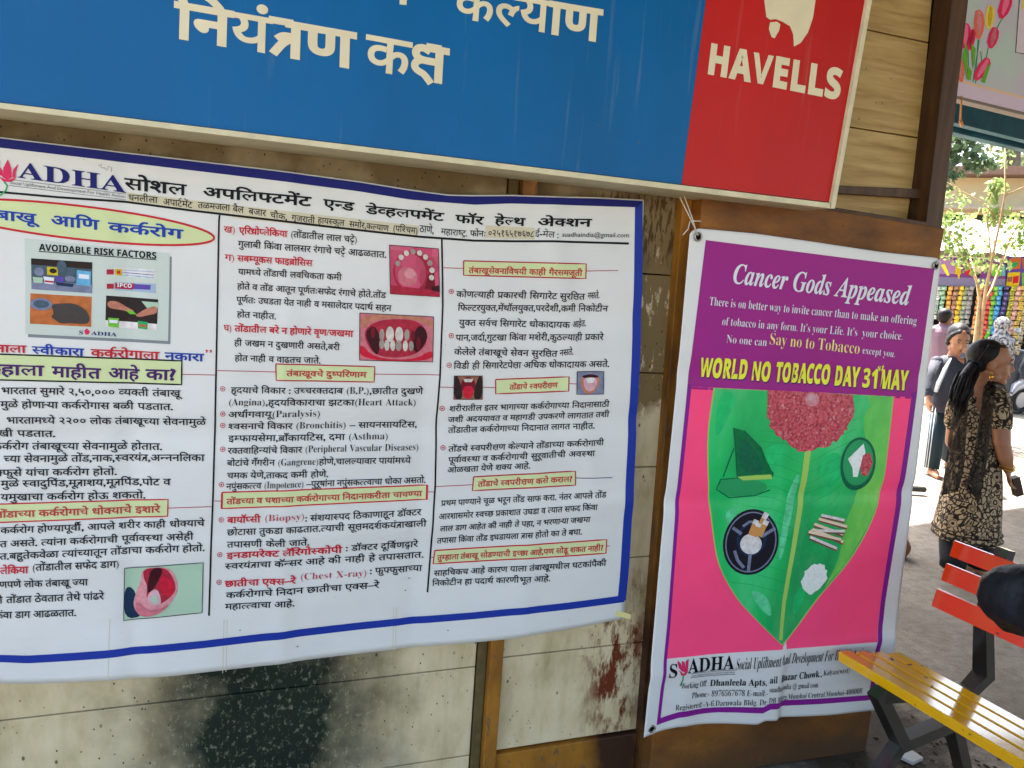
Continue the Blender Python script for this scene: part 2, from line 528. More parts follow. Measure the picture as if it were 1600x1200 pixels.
    def flush_text(s):
        ks = set()
        for q in s.q: ks |= glyph_keys(q[1], q[6])
        load_glyphs(sorted(ks))
        for part, t, p0, p1, h, m, sty, k, bow in s.q:
            gl, W = shape(t, sty)
            dev = any(0x900 <= ord(c) < 0x980 for c in t)
            if dev: top = max(p[1] for p in _gl[('त', STY[sty][0], STY[sty][4])][0])
            else: top = .70
            xs = [x for v, _ in gl for x, y in v]
            x0, x1 = min(xs), max(xs); W = x1-x0
            ax, ay = (p1[0]-p0[0])/W, (p1[1]-p0[1])/W
            tilt = -.000115*((p0[0]+p1[0])/2-160)
            pieces = []
            for v, fs in gl:
                if isinstance(fs, str): pieces += [(v[i:i+4], [(0, 1, 2, 3)]) for i in range(0, len(v), 4)]
                else: pieces += islands(v, fs)
            for pi, (v, fs) in enumerate(pieces):
                pv = []
                for x, y in v:
                    u = (x-x0); d = (top-y)/top*h
                    pv.append((p0[0]+ax*u+tilt*d, p0[1]+ay*u+d+bow*4*(u/W)*(1-u/W)))
                s.add(part, pv, fs, m, k+.07*(pi % 13))
        s.q = []
    def build(s):
        s.flush_text(); res = {}
        for p in s.order:
            V, Fs, MI, MS = s.parts[p]
            res[p] = link_mesh(p.split('#')[0], V, Fs, MS, s.parent, MI)
        return res
    def grid(s, name, top, bot, nx, ny, m, thick=.0008):
        """the sheet itself: top and bottom edges as pixel polylines"""
        def along(pl, u):
            d = [0]
            for i in range(len(pl)-1): d.append(d[-1]+math.dist(pl[i], pl[i+1]))
            t = u*d[-1]
            for i in range(len(pl)-1):
                if t <= d[i+1] or i == len(pl)-2:
                    q = (t-d[i])/(d[i+1]-d[i]); return tuple(pl[i][a]+(pl[i+1][a]-pl[i][a])*q for a in (0, 1))
        V = []
        for j in range(ny+1):
            for i in range(nx+1):
                a, b = along(top, i/nx), along(bot, i/nx); t = j/ny
                V.append(s.lay(a[0]+(b[0]-a[0])*t, a[1]+(b[1]-a[1])*t, 0))
        n = len(V); V += [(x, y+thick, z) for x, y, z in V]; W_ = nx+1
        Fs = [(j*W_+i, (j+1)*W_+i, (j+1)*W_+i+1, j*W_+i+1) for j in range(ny) for i in range(nx)]
        Fs += [tuple(q+n for q in f_[::-1]) for f_ in Fs]
        rim = list(range(nx+1)) + [j*W_+nx for j in range(1, ny+1)] + [ny*W_+i for i in range(nx-1, -1, -1)] + [j*W_ for j in range(ny-1, 0, -1)]
        for i in range(len(rim)):
            a, b = rim[i], rim[(i+1) % len(rim)]; Fs.append((a, b, b+n, a+n))
        return link_mesh(name, V, Fs, m, s.parent, smooth=True)
# ------------------------------------------------------------------ planes of the kiosk front
Y_PLANK, Y_POST, Y_B1, Y_BOARD, Y_B2, Y_SIGN = 2.0, 1.965, 1.945, 1.91, 1.885, 1.80

# ------------------------------------------------------------------ materials of the wall
def wall_paint():
    n = NT('dirty_cream_paint'); P = n.pos()
    st = n.scale(P, (7, 7, 3.4)); fine = n.scale(P, (26, 26, 3.2))
    base = n.ramp(n.noise(1, 6, st, .62), [(.24, lin((150, 134, 92))), (.5, lin((198, 180, 142))), (.76, lin((214, 200, 168)))])
    base = n.mix(n.ramp(n.noise(1, 5, fine), [(.52, 0.0), (.8, .3)]), base, lin((132, 114, 76)))
    # brown upper part, with the shade under the sign painted into it
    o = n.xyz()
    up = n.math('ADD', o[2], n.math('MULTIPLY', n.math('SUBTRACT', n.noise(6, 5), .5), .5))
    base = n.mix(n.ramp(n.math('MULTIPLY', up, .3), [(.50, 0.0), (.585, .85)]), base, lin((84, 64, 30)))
    # torn paper layer beside the banner
    pm = n.math('MULTIPLY', n.ell(1.12, 1.62, .18, .37, .12, 30, .18), n.ramp(n.noise(1, 6, n.scale(P, (22, 22, 9)), .65), [(.56, 1.0), (.6, 0.0)]))
    base = n.mix(pm, base, lin((124, 104, 68)))
    base = n.mix(n.math('MULTIPLY', n.ell(1.08, 1.86, .22, .16, .4, 30, .5), n.ramp(n.noise(1, 5, n.scale(P, (60, 60, 12)), .6), [(.5, 0.0), (.54, 1.0)])), base, lin((82, 62, 32)))
    # red-brown spatter by the post
    spl = n.ramp(n.noise(1, 6, n.scale(P, (20, 20, 7), rot=(0, R(24), 0)), .7), [(.46, 0.0), (.56, 1.0)])
    base = n.mix(n.math('MULTIPLY', n.ell(1.13, .40, .15, .42, .6, 16, .95), spl), base, lin((98, 42, 16)))
    # black soot patch with flaking
    pt = n.ell(.03, .34, .47, .72, .66, 8, .7, 7)
    fl = n.ramp(n.noise(1, 7, n.scale(P, (62, 62, 40)), .75), [(.54, 0.0), (.62, .55)])
    soot = n.mix(fl, n.mix(n.noise(5), lin((14, 16, 12)), lin((30, 44, 32))), lin((140, 140, 112)))
    base = n.mix(pt, base, soot)
    # spots of dirt
    sp = n.ramp(n.voro(52, n.scale(P, (1, 1, .7))), [(.085, 1.0), (.14, 0.0)])
    sp = n.math('MULTIPLY', sp, n.ramp(n.noise(4, 3), [(.40, 0.0), (.55, 1.0)]))
    base = n.mix(sp, base, lin((52, 46, 32)))
    dr = n.ramp(n.noise(1, 3, n.scale(P, (75, 75, 5.0), rot=(0, R(6), 0)), .5), [(.70, 0.0), (.75, .8)])
    base = n.mix(dr, base, lin((80, 66, 38)))
    sp2 = n.math('MULTIPLY', n.ramp(n.voro(21, n.scale(P, (1, 1, .6))), [(.05, 1.0), (.10, 0.0)]), n.ramp(n.noise(3.1, 3), [(.5, 0.0), (.58, .9)]))
    base = n.mix(sp2, base, lin((66, 58, 38)))
    n.bump(n.noise(1, 6, fine), .25, .004)
    return n.out(base, .62, .2)
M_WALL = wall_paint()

def ochre():
    n = NT('worn_ochre_paint'); P = n.pos()
    c = n.ramp(n.noise(1, 6, n.scale(P, (7, 7, 2.5)), .6), [(.3, lin((86, 54, 18))), (.55, lin((146, 95, 24))), (.75, lin((168, 115, 36)))])
    sc = n.ramp(n.noise(1, 6, n.scale(P, (30, 30, 16)), .7), [(.58, 0.0), (.63, .8)])
    c = n.mix(sc, c, lin((86, 70, 56)))
    c = n.mix(n.math('MULTIPLY', n.ell(1.15, .30, .14, .60, .5, 12, .6), .95), c, lin((40, 19, 10)))
    n.bump(n.noise(40, 5), .25, .004)
    return n.out(c, .55, .35)
M_OCHRE = ochre()
def board():
    n = NT('weathered_brown_plywood'); P = n.pos()
    c = n.ramp(n.noise(1, 6, n.scale(P, (4, 4, 9)), .62), [(.3, lin((70, 42, 14))), (.55, lin((118, 72, 22))), (.75, lin((146, 94, 32)))])
    o = n.xyz()
    low = n.math('ADD', o[2], n.math('MULTIPLY', n.math('SUBTRACT', n.noise(5, 6, rough=.65), .5), .34))
    c = n.mix(n.ramp(low, [(.02, 1.0), (.22, 0.0)]), c, lin((74, 52, 32)))
    sp = n.ramp(n.noise(55, 6, rough=.7), [(.62, 0.0), (.68, .8)])
    c = n.mix(sp, c, lin((58, 36, 14)))
    n.bump(n.noise(45, 5), .3, .004)
    return n.out(c, .6, .3)
M_BOARD = board()
def grain(name, a, b, c3, sc=(3, 3, 34)):
    n = NT(name); P = n.pos()
    c = n.ramp(n.noise(1, 5, n.scale(P, sc), .6, .4), [(.25, lin(a)), (.5, lin(b)), (.78, lin(c3))])
    sp = n.ramp(n.noise(38, 3), [(.7, 0.0), (.74, .7)])
    c = n.mix(sp, c, lin((60, 44, 22)))
    n.bump(n.noise(1, 5, n.scale(P, sc)), .2, .003)
    return n.out(c, .5, .35)
M_PLANK = grain('varnished_pale_planks', (122, 92, 44), (164, 134, 78), (188, 162, 106))
M_POST = grain('dark_brown_steel_post', (42, 25, 12), (64, 40, 19), (88, 56, 28), (30, 30, 3))
M_DARK = mat('dark_recess_shade', (18, 13, 8), .85, .1)
M_FRAME = mat('cream_sign_frame', (196, 186, 150), .45, .4, .14, 22)

# ------------------------------------------------------------------ kiosk
ZTOP = 3.32
kiosk = thing('wooden_kiosk', 'cream and ochre wooden kiosk wall of horizontal planks behind the signs and banners', 'kiosk', (.9, 2.0, 0))
def bay(x0, x1, zs, y0, y1, m, name='plank'):
    zs = sorted(zs)
    for a, b in zip(zs[:-1], zs[1:]):
        bm = bmesh.new(); box(bm, x0, x1, y0, y1, a+.0018, b-.0018, .0025)
        bm_obj(name, bm, m, kiosk)
zA = onY(600, 1058, Y_PLANK).z; zB = onY(880, 1017, Y_PLANK).z
xA1 = onY(742, 1050, Y_PLANK).x; xB0 = onY(780, 1050, Y_PLANK).x; xB1 = onY(1048, 700, Y_PLANK).x
baseB = onY(880, 1157, Y_PLANK).z
def zrow(z0, lo, hi, st=.302):
    k = math.floor((z0-lo)/st); zz = [z0-st*i for i in range(k, -40, -1)]
    return [lo] + [z for z in zz if lo+.03 < z < hi-.03] + [hi]
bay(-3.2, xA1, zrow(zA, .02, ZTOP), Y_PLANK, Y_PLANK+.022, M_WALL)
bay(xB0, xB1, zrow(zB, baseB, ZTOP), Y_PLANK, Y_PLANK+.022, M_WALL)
zC = onY(1400, 56, 2.03).z
bay(onY(1090, 300, 2.03).x, onY(1462, 0, 2.03).x+.02, zrow(zC, 1.2, ZTOP, .30), 2.03, 2.052, M_PLANK)
bm = bmesh.new(); box(bm, -3.2, 2.13, 2.075, 2.10, 0, ZTOP); bm_obj('back_board', bm, M_DARK, kiosk)
bm = bmesh.new(); box(bm, xA1+.035, xB0-.002, Y_POST, 2.07, 0, ZTOP, .004); bm_obj('post', bm, M_OCHRE, kiosk)
bm = bmesh.new(); box(bm, xA1+.004, xA1+.033, 1.992, 2.07, 0, ZTOP, .003); bm_obj('post', bm, mat('dark_olive_strip', (92, 78, 46), .7, .2, .3, 30), kiosk)  # narrow dark olive strip left of the post
bm = bmesh.new()
slab_px(bm, [(1068, 300), (1118, 300), (1088, 1210), (996, 1210)], Y_POST, 2.06, .004); bm_obj('post', bm, M_OCHRE, kiosk)
bm = bmesh.new(); box(bm, xB0+.002, xB1-.02, 1.985, 2.03, 0, baseB-.004, .004); bm_obj('base_board', bm, M_OCHRE, kiosk)
bm = bmesh.new(); box(bm, -3.2, xA1, 1.99, 1.998, 0, .115, .002); bm_obj('base_board', bm, M_OCHRE, kiosk)
for xx in (-1.05, -2.35):
    bm = bmesh.new(); box(bm, xx, xx+.09, Y_POST, 2.07, 0, ZTOP, .004); bm_obj('post', bm, M_OCHRE, kiosk)
# the upper right corner: recess shade drawn as a flat dark strip, brown post, two rails
bm = bmesh.new(); slab_px(bm, [(1465, -90), (1495, -90), (1449, 352), (1427, 350)], 2.025, 2.028); bm_obj('dark_strip', bm, M_DARK, kiosk)
bm = bmesh.new(); slab_px(bm, [(1484+14, -90), (1509+15, -90), (1471, 362), (1446, 360)], 1.955, 2.07, .003); bm_obj('post', bm, M_POST, kiosk)
bm = bmesh.new(); slab_px(bm, [(1296, 289), (1456, 296), (1454, 311), (1294, 301)], 1.99, 2.024, .002); bm_obj('rail', bm, M_POST, kiosk)
bm = bmesh.new(); slab_px(bm, [(1292, 322), (1450, 347), (1449, 358), (1290, 336)], 1.95, 2.024, .002); bm_obj('rail', bm, M_POST, kiosk)
# the brown board the tobacco banner hangs on, and its frame below the ground line
bm = bmesh.new(); slab_px(bm, [(1099, 296), (1476, 357), (1353, 1174), (1013, 1225)], Y_BOARD, 2.05, .005); bm_obj('plywood_board', bm, M_BOARD, kiosk)
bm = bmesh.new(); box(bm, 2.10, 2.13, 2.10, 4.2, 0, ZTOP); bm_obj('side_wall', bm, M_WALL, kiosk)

# ------------------------------------------------------------------ the blue sign box
sign = thing('sign_box', 'blue and red sign box with cream Hindi lettering mounted above the banners', 'sign', (.6, 1.9, 2.0))
def vinyl(name, c, dim=.8, st=.06):
    n = NT(name); P = n.pos(); a = lin(c); b = tuple(v*dim for v in a[:3])+(1,)
    col = n.mix(n.ramp(n.noise(1, 4, n.scale(P, (3, 3, .7))), [(.35, 0.0), (.7, 1.0)]), a, b)
    dust = n.ramp(n.noise(1, 5, n.scale(P, (40, 40, 2.0)), .6), [(.6, 0.0), (.85, .3)])
    col = n.mix(dust, col, lin((150, 150, 130)))
    sp = n.ramp(n.voro(9), [(.02, 1.0), (.03, 0.0)])
    col = n.mix(n.math('MULTIPLY', sp, .7), col, lin((90, 76, 40)))
    n.bump(n.noise(1, 3, n.scale(P, (2.2, 2.2, 5))), st, .05)
    return n.out(col, .36, .16)
M_BLUE = vinyl('blue_flex_face', (0, 88, 140)); M_RED = vinyl('red_flex_face', (178, 30, 26))
M_CREAM = mat('cream_sign_letters', (206, 194, 158), .45, .4, .08)
L0, L1 = (-260, 132), (1300, 320)         # bottom edge of the face
sl = (L1[1]-L0[1])/(L1[0]-L0[0])
SP = Print(Y_SIGN, lambda x, z: 0, sign)
zb = onY(1300, 318, Y_SIGN).z; zb0 = onY(-260, 130, Y_SIGN).z
bm = bmesh.new(); slab_px(bm, [(-300, -260), (1124, -160), (1064.5, 288), (-300, 123)], Y_SIGN, 1.86); bm_obj('blue_panel', bm, M_BLUE, sign)
bm = bmesh.new(); slab_px(bm, [(1124.6, -160), (1382, -150), (1299, 316), (1065, 288)], Y_SIGN, 1.86); bm_obj('red_panel', bm, M_RED, sign)
bm = bmesh.new()
slab_px(bm, [(-300, 123.6), (1297, 317), (1298, 326), (-300, 133.5)], Y_SIGN-.012, 1.963, .002)
slab_px(bm, [(1383, -150), (1390, -150), (1305, 326), (1298.5, 326)], Y_SIGN-.013, 1.963, .002)
bm_obj('frame', bm, M_FRAME, sign)
bm = bmesh.new(); slab_px(bm, [(-300, -255), (1374, -140), (1290, 308), (-300, 118)], 1.865, 1.962); bm_obj('cabinet', bm, mat('sign_cabinet', (120, 108, 78), .6), sign)
SP.text('lettering', 'नियंत्रण', (272, 1), (558, 51), 56, M_CREAM, 'sign', 2)
SP.text('lettering', 'कक्ष', (572, 52), (703, 76), 55, M_CREAM, 'sign', 2)
SP.text('lettering', 'कल्याण', (712, -24), (943, 15), 50, M_CREAM, 'sign', 2)
SP.poly('lettering', [(627, -50), (638, -48), (635, 8), (624, 7)], M_CREAM, 2)
SP.text('brand_lettering', 'HAVELLS', (1111, 70), (1317, 111), 44, M_CREAM, 'heavy', 2)
SP.poly('emblem', [(1207, -52), (1197, -30), (1194, 2), (1197, 27), (1203, 31), (1212, 30), (1222, 34), (1234, 41), (1239, 54), (1240, 73), (1251, 67), (1262, 51), (1270, 28), (1274, 0), (1272, -30), (1262, -52), (1235, -62)], M_CREAM, 2)
SP.poly('emblem', [(1203, 35), (1214, 34), (1219, 38), (1217, 48), (1210, 60), (1205, 58), (1201, 45)], M_CREAM, 2)
SP.build()

# ------------------------------------------------------------------ inks
def flex(name, c, rough=.5, var=.05, sc=7, spec=.16):
    n = NT(name); P = n.pos(); a = lin(c); b = tuple(v*(1-var) for v in a[:3])+(1,)
    col = n.ramp(n.noise(sc, 5), [(.35, b), (.65, a)])
    dt = n.ramp(n.voro(17), [(.018, 1.0), (.03, 0.0)])
    col = n.mix(n.math('MULTIPLY', dt, .5), col, lin((96, 84, 60)))
    n.bump(n.noise(1, 4, n.scale(P, (3, 3, 7))), .11, .05)
    return n.out(col, rough, spec)
M_SHEET = flex('white_flex_banner', (206, 205, 200), .34, .05, 5, .3)
M_SHEET2 = flex('white_flex_banner_edge', (210, 209, 205), .34, .05, 5, .3)
I = {}
PHOTO = set('slate ashl orange skin lip lipl gum gumd tongue tonguel dkbr mouth tooth toothd face cigw lime cyan ygold stickd leafd moss'.split())
for k_, c_ in dict(navy=(16, 20, 98), blue=(22, 58, 150), black=(9, 10, 16), red=(186, 28, 44), redl=(170, 52, 66), ruler=(168, 40, 60), green=(196, 206, 152), gold=(226, 206, 104),
                   wblue=(26, 50, 140), purple=(70, 28, 92), hred=(176, 60, 58), beige=(196, 188, 160), card=(188, 196, 186), shadow=(120, 126, 130),
                   grey=(90, 96, 110), pink=(250, 74, 122), magenta=(148, 34, 122), magenta2=(126, 28, 130), yel=(226, 222, 56), cream=(236, 214, 130), white=(214, 214, 220),
                   leaf=(8, 138, 66), leafl=(98, 184, 72), leafd=(4, 112, 62), rib=(156, 194, 92), moss=(14, 100, 70), tube=(150, 170, 190), lotus=(206, 40, 88), stem=(40, 150, 90),
                   ash=(24, 22, 34), ashl=(120, 126, 150), cig=(198, 140, 80), cigw=(220, 214, 210), stick=(226, 200, 172), stickd=(120, 84, 70), skin=(188, 120, 96), lip=(198, 110, 120), lipl=(212, 140, 146),
                   gum=(168, 36, 58), gumd=(112, 14, 34), mouth=(60, 12, 22), tooth=(206, 196, 184), toothd=(160, 142, 134), tongue=(198, 26, 52), tonguel=(206, 160, 168), cyan=(100, 170, 208), lime=(110, 186, 52),
                   orange=(186, 104, 52), dkbr=(40, 28, 24), slate=(70, 90, 104), ygold=(206, 180, 30), face=(150, 96, 76), palegreen=(160, 186, 160), dkteal=(20, 44, 70), violet=(86, 66, 150), shade=(60, 40, 40)).items():
    ph = k_ in PHOTO; I[k_] = flex('ink_'+k_, c_, .5, .27 if ph else .06, 75 if ph else 7)
def speck(name, cols, sc=120, rough=.45):
    n = NT(name); c = n.ramp(n.voro(sc, out='Color'), [(i/(len(cols)-1) if len(cols) > 1 else 0, lin(c)) for i, c in enumerate(cols)])
    return n.out(c, rough, .4)
I['mince'] = speck('ink_red_mince', [(110, 20, 40), (170, 40, 60), (200, 90, 100), (150, 30, 50), (214, 150, 150)], 150)
I['powder'] = speck('ink_dark_powder', [(14, 10, 12), (40, 28, 26), (20, 16, 16)], 160)
I['salt'] = speck('ink_white_grains', [(206, 214, 210), (228, 230, 226), (190, 214, 196)], 200)
I['palate'] = speck('ink_palate', [(176, 44, 84), (196, 70, 104), (166, 34, 72), (190, 90, 110)], 30)
def leafmat():
    n = NT('ink_leaf'); P = n.pos()
    c = n.ramp(n.noise(1, 5, n.scale(P, (4, 4, 2.2)), .6), [(.3, lin((4, 146, 78))), (.52, lin((14, 178, 90))), (.7, lin((52, 196, 118)))])
    c = n.mix(n.ramp(n.noise(1, 4, n.scale(P, (14, 14, 5), rot=(0, R(35), 0))), [(.5, 0.0), (.8, .35)]), c, lin((120, 196, 140)))
    n.bump(n.noise(1, 3, n.scale(P, (3, 3, 7))), .07, .05)
    return n.out(c, .4, .4)
I['leaf'] = leafmat()
I['leafv'] = flex('ink_leaf_vein', (30, 150, 84)); I['leafb'] = flex('ink_leaf_patch', (34, 188, 106), .5, .2, 30); I['gleam'] = flex('ink_leaf_gleam', (96, 210, 150), .5, .3, 40)
def leafmat2():
    n = NT('ink_leaf_margin'); P = n.pos()
    c = n.ramp(n.noise(1, 5, n.scale(P, (6, 6, 3)), .6), [(.3, lin((60, 168, 66))), (.52, lin((96, 190, 78))), (.7, lin((140, 206, 96)))])
    return n.out(c, .4, .4)
I['leafl'] = leafmat2()
# ------------------------------------------------------------------ the health banner
def crease(d, wd): return math.exp(-(d/(wd*2))**2)
def warp1(x, z):
    v = .0035*math.sin(3.1*x+1.2*z) + .0028*math.sin(5.3*x-2.2*z+1) + .002*math.sin(9*x+4*z)*max(0, 1.1-abs(z-.7)) 
    for zc, a in ((1.23+.03*x, .006), (.94+.07*(x-.2), -.005), (1.57, .003)): v += a*crease(z-zc, .018)
    for xc, a in ((-.30, .004), (.06, -.004), (.42, .0036), (.76, -.003)): v += a*crease(x-xc, .014)
    t = x-(.90-.25*(z-1.25)); v += -.0055*math.exp(-(t/.035)**2)*max(0, min(1, (z-.85)/.3))      # slanting buckle near the right edge
    v += .006*max(0, (.75-z)/.15)*math.sin(7*x+.5)
    return v
b1 = thing('health_banner', 'white Marathi health banner with navy border and three columns of text about tobacco and cancer', 'banner', (.25, Y_B1, 1.25))
B = Print(Y_B1, warp1, b1)
TOP = [(-190, 190), (0, 214), (210, 239), (420, 264), (560, 283), (640, 296), (700, 304), (740, 305), (800, 304.5), (870, 307), (930, 308), (1006, 312)]
BOT = [(-190, 1084), (0, 1068), (44, 1067.5), (163, 1060), (275, 1053.5), (420, 1041.7), (560, 1024), (640, 1013), (783, 999), (880, 984), (975, 966.5)]
# the right edge bows a little: build it in two sheets' worth of rows by bending x
B.grid('sheet', TOP, BOT, 130, 90, M_SHEET)
TI = [(-180, 208), (0, 230.5), (210, 255), (420, 280.5), (560, 299), (640, 312), (740, 320), (797, 318), (870, 320), (997, 324)]
TO = [(-180, 193), (0, 216), (210, 241), (420, 266), (560, 285), (640, 298), (700, 306), (740, 307), (800, 306.5), (870, 309), (930, 310), (1004, 314)]
def band(part, A, C, m, k=2):
    """strip between two pixel polylines"""
    def samp(pl, u):
        x = pl[0][0]+(pl[-1][0]-pl[0][0])*u
        y = pl[0][1]+(pl[-1][1]-pl[0][1])*u
        vert = abs(pl[-1][1]-pl[0][1]) > abs(pl[-1][0]-pl[0][0])
        for i in range(len(pl)-1):
            (x0, y0), (x1, y1) = pl[i], pl[i+1]
            if vert:
                if min(y0, y1) <= y <= max(y0, y1): return (x0+(x1-x0)*(y-y0)/(y1-y0), y)
            elif x0 <= x <= x1: return (x, y0+(y1-y0)*(x-x0)/(x1-x0))
        return (x, y)
    N_ = 120; v = []
    for i in range(N_+1): v += [samp(A, i/N_), samp(C, i/N_)]
    part_f = [(2*i, 2*i+1, 2*i+3, 2*i+2) for i in range(N_)]
    return v, part_f
def addband(P_, part, A, C, m, k=2):
    v, f_ = band(part, A, C, m, k); P_.add(P_.own(part), v, f_, m, k)
addband(B, 'border', TO, TI, I['navy'])
addband(B, 'border', [(1004, 314), (1003, 440), (999, 560), (994.5, 650), (989, 760), (982, 880), (977, 938)], [(992, 320), (990, 440), (986, 560), (982, 650), (976, 760), (968.5, 880), (964.5, 932)], I['wblue'])
addband(B, 'border', [(-185, 1036), (0, 1022.5), (44, 1023), (165, 1014), (222, 1008.5), (320, 1000.5), (420, 990), (560, 974), (640, 966), (740, 957), (880, 941), (975, 929)], [(-185, 1048), (0, 1034), (44, 1035), (165, 1026), (222, 1020), (320, 1012), (420, 1002), (560, 985.5), (640, 977), (740, 967.5), (880, 952), (975, 940)], I['wblue'])
# stickers over the address
for q in ([(197, 300), (362, 320), (360, 338), (198, 317)], [(362, 320), (655, 353), (653, 371), (362, 340)], [(758, 352), (835, 356), (835, 374), (757, 372)]):
    B.poly('address_sticker', q, I['beige'], 1)
# logo
B.text('logo', 'S', (-14, 250), (0, 251), 26, I['navy'], 'serb'); B.text('logo', 'ADHA', (27, 252), (196, 276), 25, I['navy'], 'serb')
for pts in ([(-1, 272), (-2, 258), (3, 266), (6, 278)], [(4, 277), (5, 262), (12, 249), (17, 262), (18, 277), (11, 281)], [(19, 278), (20, 265), (28, 256), (24, 270), (24, 277)], [(-2, 276), (11, 281), (25, 277), (18, 284), (5, 284)]):
    B.poly('logo', pts, I['lotus'], 4)
B.line('logo', [(6, 284), (11, 290), (9, 297), (2, 304), (-4, 307)], 2.4, I['stem'], 4)
B.text('logo', 'Social Upliftment And Development For Health Action', (15, 282), (195, 304), 5.2, I['grey'], 'sans')
B.line('logo', [(14, 280), (196, 303)], .8, I['grey']); B.line('logo', [(14, 289.5), (196, 312)], .8, I['grey'])
T = 'title_lettering'
for s_, a, b, h in (('सोशल', (193, 277), (292, 288), 17.5), ('अपलिफ्टमेंट', (317, 292), (487, 308), 14.5), ('एन्ड', (505, 310.7), (554, 317), 13), ('डेव्हलपमेंट', (571, 321), (694, 333), 12.5), ('फॉर', (711, 335.5), (756, 339), 12), ('हेल्थ', (772.5, 338), (821, 341), 12), ('अेक्शन', (839.5, 341), (925, 342), 12)):
    B.text(T, s_, a, b, h, I['black'], 'devb')
A_ = 'address_lettering'
for s_, a, b, h in (('धनलीला', (200, 303), (246, 308), 9.5), ('अपार्टमेंट', (254.6, 310), (300.5, 315.5), 9.5), ('तळमजला', (309, 315.5), (359.6, 320), 9.5), ('बैल', (363.5, 321), (381, 323.4), 9.5), ('बजार', (388.5, 325), (416, 328.6), 9.5), ('चौक,', (422, 331), (448.6, 335), 9), ('गुजराती', (455.7, 335.6), (492, 340.3), 9), ('हायस्कुल', (496.4, 339.5), (538.4, 344.3), 9), ('समोर,कल्याण', (545.7, 345.5), (607.4, 352.7), 9), ('(पश्चिम)', (614.5, 352), (652, 356.6), 9), ('ठाणे,', (655.4, 351.8), (678, 354.5), 10.5), ('महाराष्ट्र.', (688.8, 357), (730, 360.6), 9), ('०२५१६५१७६७८', (763, 359.5), (834, 361), 9.5), ('ई-मेल :', (836, 360), (871, 363), 9)):
    B.text(A_, s_, a, b, h, I['black'], 'thin')
B.text(A_, 'फोनः', (734, 360), (758, 361), 9, I['black'], 'dev')
B.text(A_, 'suadhaindia@gmail.com', (877.5, 362.5), (982.5, 363.5), 7.5, I['black'], 'sans')
for pts, wd in (([(-150, 281), (0, 300), (90, 308), (195, 315), (300, 329), (420, 343), (520, 355), (600, 364), (653, 369.7), (740, 376), (800, 377), (860, 377), (982, 380.5)], 3.4), ([(343, 336), (342, 345), (338, 560), (336, 660), (333, 770), (330, 850), (326.5, 962)], 2.8), ([(690, 374), (692, 480), (690, 520), (687.5, 589), (682.5, 655), (680.5, 760), (674.5, 850), (668.6, 927)], 2.6)):
    B.line('rule_line', pts, wd, I['black'])
for pts in ([(284.5, 585), (337, 586)], [(262, 794), (332, 791.4)], [(338.4, 579), (431, 581)], [(586, 584.5), (687.5, 586)], [(333, 782.6), (346, 782.6)], [(668.5, 769.5), (680, 769.5)], [(692, 418.3), (724, 419.4)], [(916, 423.4), (965.5, 422.6)], [(687, 604.8), (709, 605.5)], [(753.6, 605), (774, 605.5)], [(888, 599), (898.5, 599.2)], [(681, 761), (739, 757.7)], [(674.5, 872.5), (678, 872)], [(946, 852), (951, 851.5)]):
    B.line('rule_line', pts, 1.1, I['ruler'])
B.line('rule_line', [(898, 746), (955.7, 745.6)], 1.1, I['purple'])
# column 1
B.oval('heading_oval', (118, 347), 218, 26, I['green'], 2, R(6.6), 56); B.ring('heading_oval', (118, 347), 218, 26, 3.4, I['red'], 3, R(6.6))
B.text('heading_oval', 'तंबाखू', (-30, 325), (62, 335), 14.5, I['blue'], 'devb'); B.text('heading_oval', 'आणि', (78.7, 336), (155, 344), 15, I['blue'], 'devb'); B.text('heading_oval', 'कर्करोग', (168, 347), (286.6, 359), 14, I['blue'], 'devb')
B.poly('printed_card', [(44, 380), (268, 401), (266, 538), (43, 527)], I['shadow'], 1)
B.poly('printed_card', [(38, 372), (265, 396), (262.5, 533), (39, 522)], I['card'], 2)
B.text('printed_card', 'AVOIDABLE RISK FACTORS', (60.4, 381), (244, 394.5), 10, I['black'], 'sansb', 4)
B.line('printed_card', [(60, 392.8), (244, 406)], 1.3, I['black'], 4)
B.text('printed_card', 'S', (123, 516.5), (129, 516.8), 6, I['navy'], 'serb', 4); B.text('printed_card', 'ADHA', (142, 517.5), (182, 520), 6, I['navy'], 'serb', 4)
B.poly('printed_card', [(131, 517), (135, 513), (140, 518), (138, 523), (133, 523)], I['lotus'], 4)
def photo(q, bg, key, edge=True):
    B.poly(key, q, I[bg], 3)
    if edge: B.line(key, list(q)+[q[0]], 1.1, I['shade'], 6)
    def uv(pts): return [tuple((q[0][a]*(1-u)+q[1][a]*u)*(1-t)+(q[3][a]*(1-u)+q[2][a]*u)*t for a in (0, 1)) for u, t in pts]
    def P_(pts, m, k=4): B.poly(key, uv(chaikin(pts) if len(pts) > 4 else pts), I[m], k)
    def O_(c, ru, rt, m, k=4, n=22, j=0): P_([(c[0]+ru*(1+j*random.uniform(-1, 1))*math.cos(6.2832*i/n), c[1]+rt*(1+j*random.uniform(-1, 1))*math.sin(6.2832*i/n)) for i in range(n)], m, k)
    return P_, O_
P_, O_ = photo([(48, 403.5), (143.6, 410), (143, 458.6), (48, 452)], 'slate', 'printed_photo#1', False)
P_([(0, 0), (1, 0), (1, .22), (0, .2)], 'dkbr'); P_([(0, .72), (1, .72), (1, 1), (0, 1)], 'ashl')
P_([(.26, .24), (.44, .24), (.44, .5), (.26, .5)], 'ygold', 5); O_((.36, .36), .06, .08, 'dkbr', 6); P_([(.75, .28), (.98, .3), (.97, .78), (.74, .76)], 'cyan', 5); P_([(.78, .4), (.95, .41), (.95, .55), (.78, .54)], 'white', 6)
